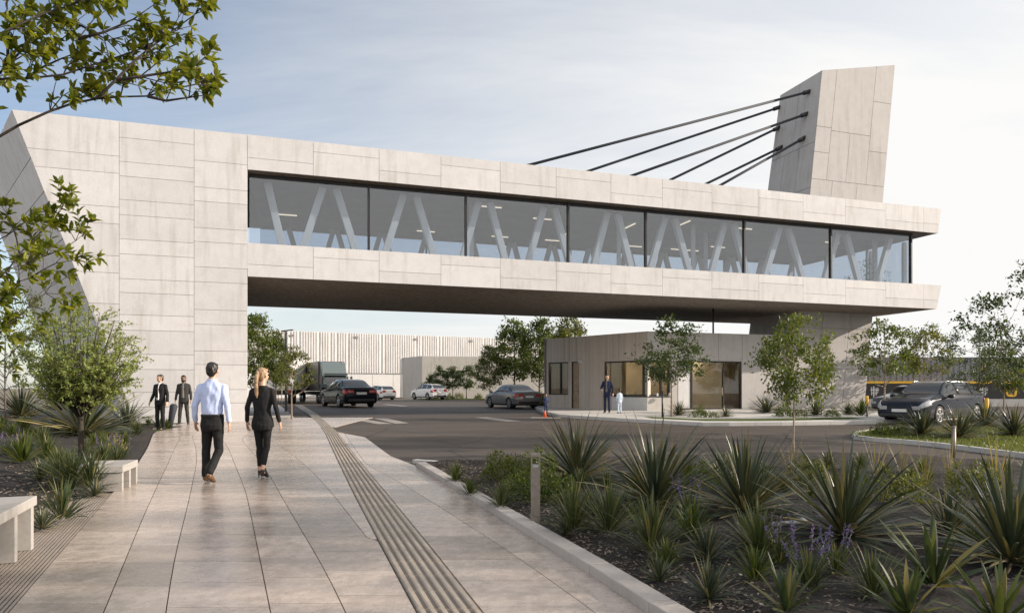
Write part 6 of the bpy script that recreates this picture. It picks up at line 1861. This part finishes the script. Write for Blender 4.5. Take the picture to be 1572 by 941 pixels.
    for i in (0, 1):
        w = arr(*wr[i]); e_ = arr(*el[i]); ce = w.lerp(e_, .04)
        cap(T, sh[i], e_, .058 * q, .049 * q); cap(T, e_, ce, .048 * q, (.036 if not jacket else .041) * q)
        cap(T, (sh[i][0] * .55, -.005, 1.445), sh[i], .056 * q, .056 * q)
    remesh(T, vox, top, 'jacket' if jacket else 'shirt', root, 4, .013 if not jacket else .009, (9, 9, 6), seed=hash(label) % 7)
    if openfront:     # shirt seen in the open jacket, with tie
        f = MB(); loft(f, [((0, .055, .98), .062, .092), ((0, .055, 1.2), .058, .094), ((0, .05, 1.36), .060, .096), ((0, .03, 1.46), .052, .075), ((0, .012, 1.535), .066, .070)], 16); remesh(f, vox, openfront, 'shirt', root, 2)
        if tie:
            f = MB(); f.prism([(-.016, .150, 1.465), (.016, .150, 1.465), (.026, .163, 1.08), (0, .163, 1.03), (-.026, .163, 1.08)], (0, -.03, 0)); f.prism([(-.018, .118, 1.50), (.018, .118, 1.50), (.012, .152, 1.46), (-.012, .152, 1.46)], (0, -.03, 0)); f.build('tie', tie, root, world=False, bevel=.004, fix=True)
    elif not jacket:
        c = MB(); c.tube([(.058 * math.cos(a), -.012 + .062 * math.sin(a), 1.548 + .006 * math.sin(a)) for a in [2 * math.pi * i / 16 for i in range(17)]], .014, 8); c.build('collar', top, root, world=False)
    # trousers
    Lg = MB(); ql = .86 if female else 1.0
    zc = 1.03 if not female else 1.0
    loft(Lg, [((0, 0, zc), .156 * (.92 if female else 1), .114), ((0, 0, .95), .166, .122), ((0, -.010, .87), .170, .132), ((0, -.008, .80), .160, .118), ((0, -.004, .775), .12, .09)], 22)
    for i in (0, 1):
        a_ = arr(*an[i]); kk = arr(*kn[i]); hh = arr(*hp[i])
        e_ = kk.lerp(a_, .80 if female else .95)
        cap(Lg, hh + Vector((0, 0, -.05)), kk, .092 * ql, .066 * ql); cap(Lg, kk, e_, .066 * ql, (.046 if female else .056) * (1 if not female else .9))
    remesh(Lg, vox, trousers, 'trousers', root, 4, .009, (8, 8, 8))
    if belt:
        bt = MB(); loft(bt, [((0, 0, .998), .164, .121), ((0, 0, 1.03), .160, .118)], 28); bt.build('belt', BLEATH, root, world=False)
    for i in (0, 1):
        a_, t_ = arr(*an[i]), arr(*toe[i]); s = MB()
        d = (t_ - a_); fl = Vector((d.x, d.y, 0)).normalized(); up = Vector((0, 0, 1))
        heel = a_ + Vector((0, 0, -.055)) - fl * .035 if not heels else a_ + Vector((0, 0, -.045)) - fl * .03
        ax = (t_ - heel).normalized(); sd_ = ax.cross(up).normalized(); nr = sd_.cross(ax)
        Ln = (t_ - heel).length
        rings = [(-.02, .030, .03, .03), (.02, .038, .05, .045), (.32, .040, .055, .05), (.55, .045, .036, .02), (.8, .042, .026, .008), (1.0, .028, .018, .004), (1.06, .010, .01, .004)]
        vs, fs = [], []; n = 14
        wq = .80 if female else 1.0
        for t, w_, hh, zc_ in rings:
            c = heel + ax * Ln * t + nr * zc_
            for j in range(n):
                b = 2 * math.pi * j / n
                vs.append(c + sd_ * w_ * wq * math.cos(b) + nr * max(-.022 - zc_, hh * math.sin(b)))
        for r_ in range(len(rings) - 1):
            for j in range(n): fs.append((r_ * n + j, r_ * n + (j + 1) % n, (r_ + 1) * n + (j + 1) % n, (r_ + 1) * n + j))
        fs.append(tuple(range(n - 1, -1, -1))); fs.append(tuple(range((len(rings) - 1) * n, len(rings) * n)))
        s.add(vs, fs, 0, True)
        if heels: cap(s, heel + Vector((0, 0, -.01)) - fl * .005, (heel.x - fl.x * .012, heel.y - fl.y * .012, max(.006, heel.z - .075)), .016, .006, 8)
        s.build('shoe', shoes, root, world=False, fix=True)
    return root
def pose(**k):
    J = dict(sh=[(-.172, -.005, 1.44), (.172, -.005, 1.44)], el=[(-.235, -.02, 1.165), (.235, -.02, 1.165)], wr=[(-.262, .05, .915), (.262, .05, .915)],
             hp=[(-.088, 0, .92), (.088, 0, .92)], kn=[(-.098, .02, .50), (.098, .02, .50)], an=[(-.105, -.015, .085), (.105, -.015, .085)], toe=[(-.135, .165, .022), (.135, .165, .022)])
    J.update(k); return J
pm_ = G(326, 742); pw = G(403, 735.5)
# man in the pale blue shirt walking away, right foot trailing with its sole showing
person('man with short dark hair walking away in a pale blue shirt and black trousers', (pm_.x, pm_.y, .016), R(2), 1.82,
       pose(el=[(-.245, -.03, 1.16), (.238, -.05, 1.16)], wr=[(-.275, .05, .92), (.255, -.02, .915)],
            kn=[(-.118, .07, .50), (.082, .05, .485)], an=[(-.115, .04, .085), (.045, -.24, .155)], toe=[(-.150, .22, .022), (.058, -.085, .022)], hp=[(-.08, .01, .92), (.08, -.01, .92)]),
       SHIRT, SUIT, LEATH, 'light', 'black', vox=.0085, head_turn=R(-4), belt=True)
person('woman with a blond ponytail walking away in a black suit and heels', (pw.x, pw.y, .016), R(-3), 1.755,
       pose(sh=[(-.168, -.005, 1.425), (.168, -.005, 1.425)], el=[(-.235, -.05, 1.16), (.232, -.03, 1.16)], wr=[(-.262, .01, .925), (.268, .04, .925)],
            hp=[(-.082, 0, .93), (.082, 0, .93)], kn=[(-.075, .06, .52), (.062, .02, .52)], an=[(-.055, .02, .135), (.060, -.13, .165)], toe=[(-.06, .165, .022), (.072, .03, .022)]),
       SUIT, SUIT, BLEATH, 'light', 'blond', female=True, jacket=True, ponytail=True, heels=True, vox=.0085, head_turn=R(-22))
p1 = G(246, 660.5); p2 = G(282, 652.5)
person('man in black suit, white shirt and dark tie standing at the pillar foot', (p1.x, p1.y, p1.z + .016), R(172), 1.80, pose(wr=[(-.30, .06, .92), (.31, .05, .93)]), SUIT, SUIT, BLEATH, 'light', 'brown', jacket=True, head_turn=R(-28), openfront=WHITE, tie=SUIT, vox=.014)
person('bearded long haired man in a charcoal suit standing against the pillar wall', (p2.x, p2.y, p2.z + .016), R(190), 1.80, pose(kn=[(-.12, .02, .5), (.12, .02, .5)], an=[(-.15, -.01, .085), (.15, -.01, .085)], toe=[(-.2, .15, .022), (.2, .15, .022)]), CHAR, CHAR, BLEATH, 'brown', 'black', jacket=True, beard=True, head_turn=R(14), openfront=GREY, vox=.014)
p3 = G(932, 634, .12)
person('man in a navy suit standing on the pavement at the wide gatehouse window', p3, R(158), 60 / FPX * p3.y * .985, pose(wr=[(-.30, .06, .92), (.20, .20, 1.10)], el=[(-.265, -.02, 1.165), (.29, -.02, 1.17)]), NAVY, NAVY, BLEATH, 'light', 'brown', jacket=True, head_turn=R(35), openfront=GREY, vox=.016)
p4 = G(951, 634.5, .12)
person('child in pale clothes standing beside the man in the navy suit', p4, R(20), 37 / FPX * p4.y, pose(), PALEB, PALEB, BLEATH, 'tan', 'black', vox=.016, child=True)
p5 = G(838, 637.5, .0)
person('child in dark blue standing in the road by the gatehouse corner', p5, R(200), 33 / FPX * p5.y, pose(wr=[(-.16, .18, 1.1), (.16, .18, 1.1)]), DENIM, DENIM, BLEATH, 'tan', 'brown', vox=.016, child=True)
# ---------------------------------------------------------------- benches, bollard, lamp, small things
def bench(a, b, wid, zt, th, legs, label, stretcher=True):
    """long side a-b along the path, wid to the left of it"""
    a = Vector((a[0], a[1], 0)); b = Vector((b[0], b[1], 0)); d = (b - a).normalized(); n = Vector((-d.y, d.x, 0))
    root = empty('bench', (a.x, a.y, gz(a.y) + .012)); tag(root, label, 'bench'); z0 = gz(a.y) + .014
    def bx(mb, s0, s1, o0, o1, za, zb):
        q = [a + d * s0 + n * o0, a + d * s1 + n * o0, a + d * s1 + n * o1, a + d * s0 + n * o1]
        mb.hexa([p + Vector((0, 0, za)) for p in q] + [p + Vector((0, 0, zb)) for p in q])
    L_ = (b - a).length
    s = MB()
    h = wid / 2 - .004
    bx(s, 0, L_, 0, h, zt - th, zt); bx(s, 0, L_, h + .008, wid, zt - th, zt)
    s.build('seat', M['conc_bench'], root, bevel=.008, fix=True)
    for s0 in legs:
        m_ = MB(); bx(m_, s0, s0 + .07, .015, wid - .015, z0, zt - th - .002); m_.build('leg', M['conc_bench'], root, bevel=.006, fix=True)
    if stretcher:
        m_ = MB(); bx(m_, legs[0] + .072, legs[-1] - .002, wid * .4, wid * .55, z0 + .14, z0 + .20); m_.build('stretcher', M['conc_bench'], root, bevel=.005, fix=True)
    return root
b0 = G(51, 846); dirp = Vector((-.17, 1, 0)).normalized()
pa = P(57, 760, 6.12); far = Vector((pa.x + .0, 6.12, 0))
ner = P(0, 787.5, 5.2); dv = (Vector((ner.x, 5.2, 0)) - far).normalized()
bench((far + dv * 1.75)[:2], far[:2], .62, .485, .085, (.12, 1.18, 1.64), 'pale stone bench in the left foreground, cut by the frame edge')
a_ = G(189, 755.5); bb_ = P(212, 704.5, 10.25)
bench((a_.x, a_.y), (bb_.x, bb_.y), .62, .375, .10, (.02, .40, .78), 'smaller stone bench beyond the nearer one, by the lime green tree', False)
# bollard light
q = on_right(822, 797); t = empty('bollard_light', q); tag(t, 'square brushed metal bollard light in the planting bed by the kerb', 'bollard')
hB = 110 / FPX * q.y
b = MB(); b.box(-.048, .048, -.048, .048, 0, hB * .80); b.build('post', M['steel'], t, world=False, bevel=.004)
b = MB()
for x, y in ((-.040, -.040), (.040, -.040), (-.040, .040), (.040, .040)): b.box(x - .008, x + .008, y - .008, y + .008, hB * .80, hB * .945)
b.build('lamp_frame', M['steel'], t, world=False)
b = MB(); b.box(-.034, .034, -.034, .034, hB * .802, hB * .84); b.build('lamp', M['clear_lamp'], t, world=False)
b = MB(); b.box(-.05, .05, -.05, .05, hB * .945, hB); b.build('cap', M['steel'], t, world=False, bevel=.004)
# pale irrigation pipe
pp0, pp1, pp2 = on_right(1186, 808), on_right(1236, 806), on_right(1222, 796)
for p_ in (pp0, pp1, pp2): p_.z += .035
b = MB(); b.tube([pp0, pp0.lerp(pp1, .85), pp1, pp1.lerp(pp2, .25), pp2], [.024] * 5, 10)
pv_ = m_plain('pale_plastic_pipe', (.46, .46, .44), .5, var=.15); tag(b.build('pipe', pv_), 'bent pale plastic pipe lying in the mulch between two big sword plants', 'pipe')
# steel marker post on the island edge
q = G(1464, 702, .0); b = MB(); b.tube([(q.x, q.y, q.z - .1), (q.x, q.y, q.z + 46 / FPX * q.y)], .042, 10); b.lathe([(.048, 0), (.048, .02), (.02, .03)], (q.x, q.y, q.z + 46 / FPX * q.y), n=10)
tag(b.build('marker_post', M['steel']), 'short grey steel post standing before the island kerb', 'post')
b = MB(); q = G(1017, 640, .12); b.tube([(q.x, q.y, q.z - .1), (q.x, q.y, q.z + 1.05)], .04, 8); b.lathe([(.05, 0), (.04, .03), (.015, .04)], (q.x, q.y, q.z + 1.05), n=8)
tag(b.build('slim_bollard', M['black']), 'thin black bollard left of the slender tree at the gatehouse', 'bollard')
# amber topped stakes by the depot planting
for u, v, lb in ((1331, 642, 'amber topped stake in the grass tuft at the pier corner'), (1515, 652, 'amber topped stake behind the rear of the dark blue estate car')):
    q = G(u, v, .05); t = empty('marker_stake', q); tag(t, lb, 'stake')
    b = MB(); b.tube([(0, 0, 0), (0, 0, .55)], .035, 8); b.build('post', M['postgrey'], t, world=False)
    b = MB(); b.lathe([(.05, .55), (.055, .60), (.055, .92), (.04, .95)], (0, 0, 0), n=10); b.build('cap', M['yellow'], t, world=False, fix=True)
# street lamp by the trailer
q = G(436, 637, .0); q = Vector(((439 - U0) / FPX * 38, 38, gz(38))); hL = CAMH + 87 / FPX * 38 - gz(38)
t = empty('street_lamp', q); tag(t, 'thin grey street lamp with a short flat arm beyond the pillar', 'street lamp')
b = MB(); b.tube([(0, 0, 0), (0, 0, hL * .5), (0, 0, hL)], [.075, .06, .045], 10); b.build('pole', M['postgrey'], t, world=False)
b = MB(); b.beam((-.25, 0, hL + .02), (.42, -.1, hL + .09), .16, .05); b.build('lamp_head', M['black'], t, world=False, bevel=.01)
# slender posts on the corner pavement
for i, (u, v, hpx) in enumerate(((432.5, 622, 36), (427, 618, 34), (447.5, 642, 56))):
    q = G(u, v); b = MB(); b.tube([q, q + Vector((0, 0, hpx / FPX * q.y))], .03, 8)
    tag(b.build('slim_bollard', M['postgrey' if i < 2 else 'bark_pale']), ('thin grey post right of the walking woman on the corner pavement', 'thin grey post behind the first one on the corner pavement', 'pale tree stake at the edge of the corner pavement')[i], 'post')
# dark leaning bollard beside the suited man, and the small cone by the child
q = G(260, 658); b = MB(); e = q + Vector((.16, 0, 38 / FPX * q.y)); b.tube([q + Vector((0, 0, -.03)), q.lerp(e, .5), q.lerp(e, .92), e], [.07, .10, .125, .07], 12)
tag(b.build('bollard', M['cable']), 'dark tapered leaning bollard between the two suited men at the pillar', 'bollard')
q = G(836.5, 640); t = empty('traffic_cone', q, 0, .7); tag(t, 'small orange cone beside the child in dark blue', 'cone')
b = MB(); b.lathe([(.12, .02), (.035, .40), (.03, .41)], (0, 0, 0), n=14); b.build('cone', M['orange'], t, world=False, fix=True)
b = MB(); b.box(-.15, .15, -.15, .15, 0, .025); b.build('base', M['orange'], t, world=False)
# potted plants in the glazed storey
for i, (u, w, hh) in enumerate(((1308, 1.9, 1.2), (1331, 2.4, 2.2), (1354, 1.9, 1.5))):
    t_ = tw(u, w); q = FC(t_, w, FLZ + .02); t = empty('potted_plant', q); tag(t, ('low potted plant', 'tallest potted plant', 'middle sized potted plant')[i] + ' behind the glass near the right end of the bridge', 'plant')
    b = MB(); b.lathe([(.16, 0), (.22, .42), (.20, .42), (.19, .38)], (0, 0, 0), n=14); b.build('pot', M['pale_panel'], t, world=False, fix=True)
    b = MB(); b.tube([(0, 0, .38), (.03, 0, .38 + hh * .4), (0, .02, .4 + hh * .75)], [.03, .025, .012], 6)
    b.build('stem', M['bark'], t, world=False)
    b = MB(); rr__ = random.Random(i)
    for k in range(130):
        v = rvec(rr__); z_ = rr__.uniform(.35, 1.0) * hh + .4
        leaf_add(b, Vector((v.x * .34, v.y * .34, z_)), v + Vector((0, 0, .3)), Vector((0, 0, 1)) + v * .5, rr__.uniform(.12, .22), .08)
    b.build('leaves', M['leaf_dark'], t, world=False)

for o in bpy.data.objects:
    if '_off' in o: del o['_off']
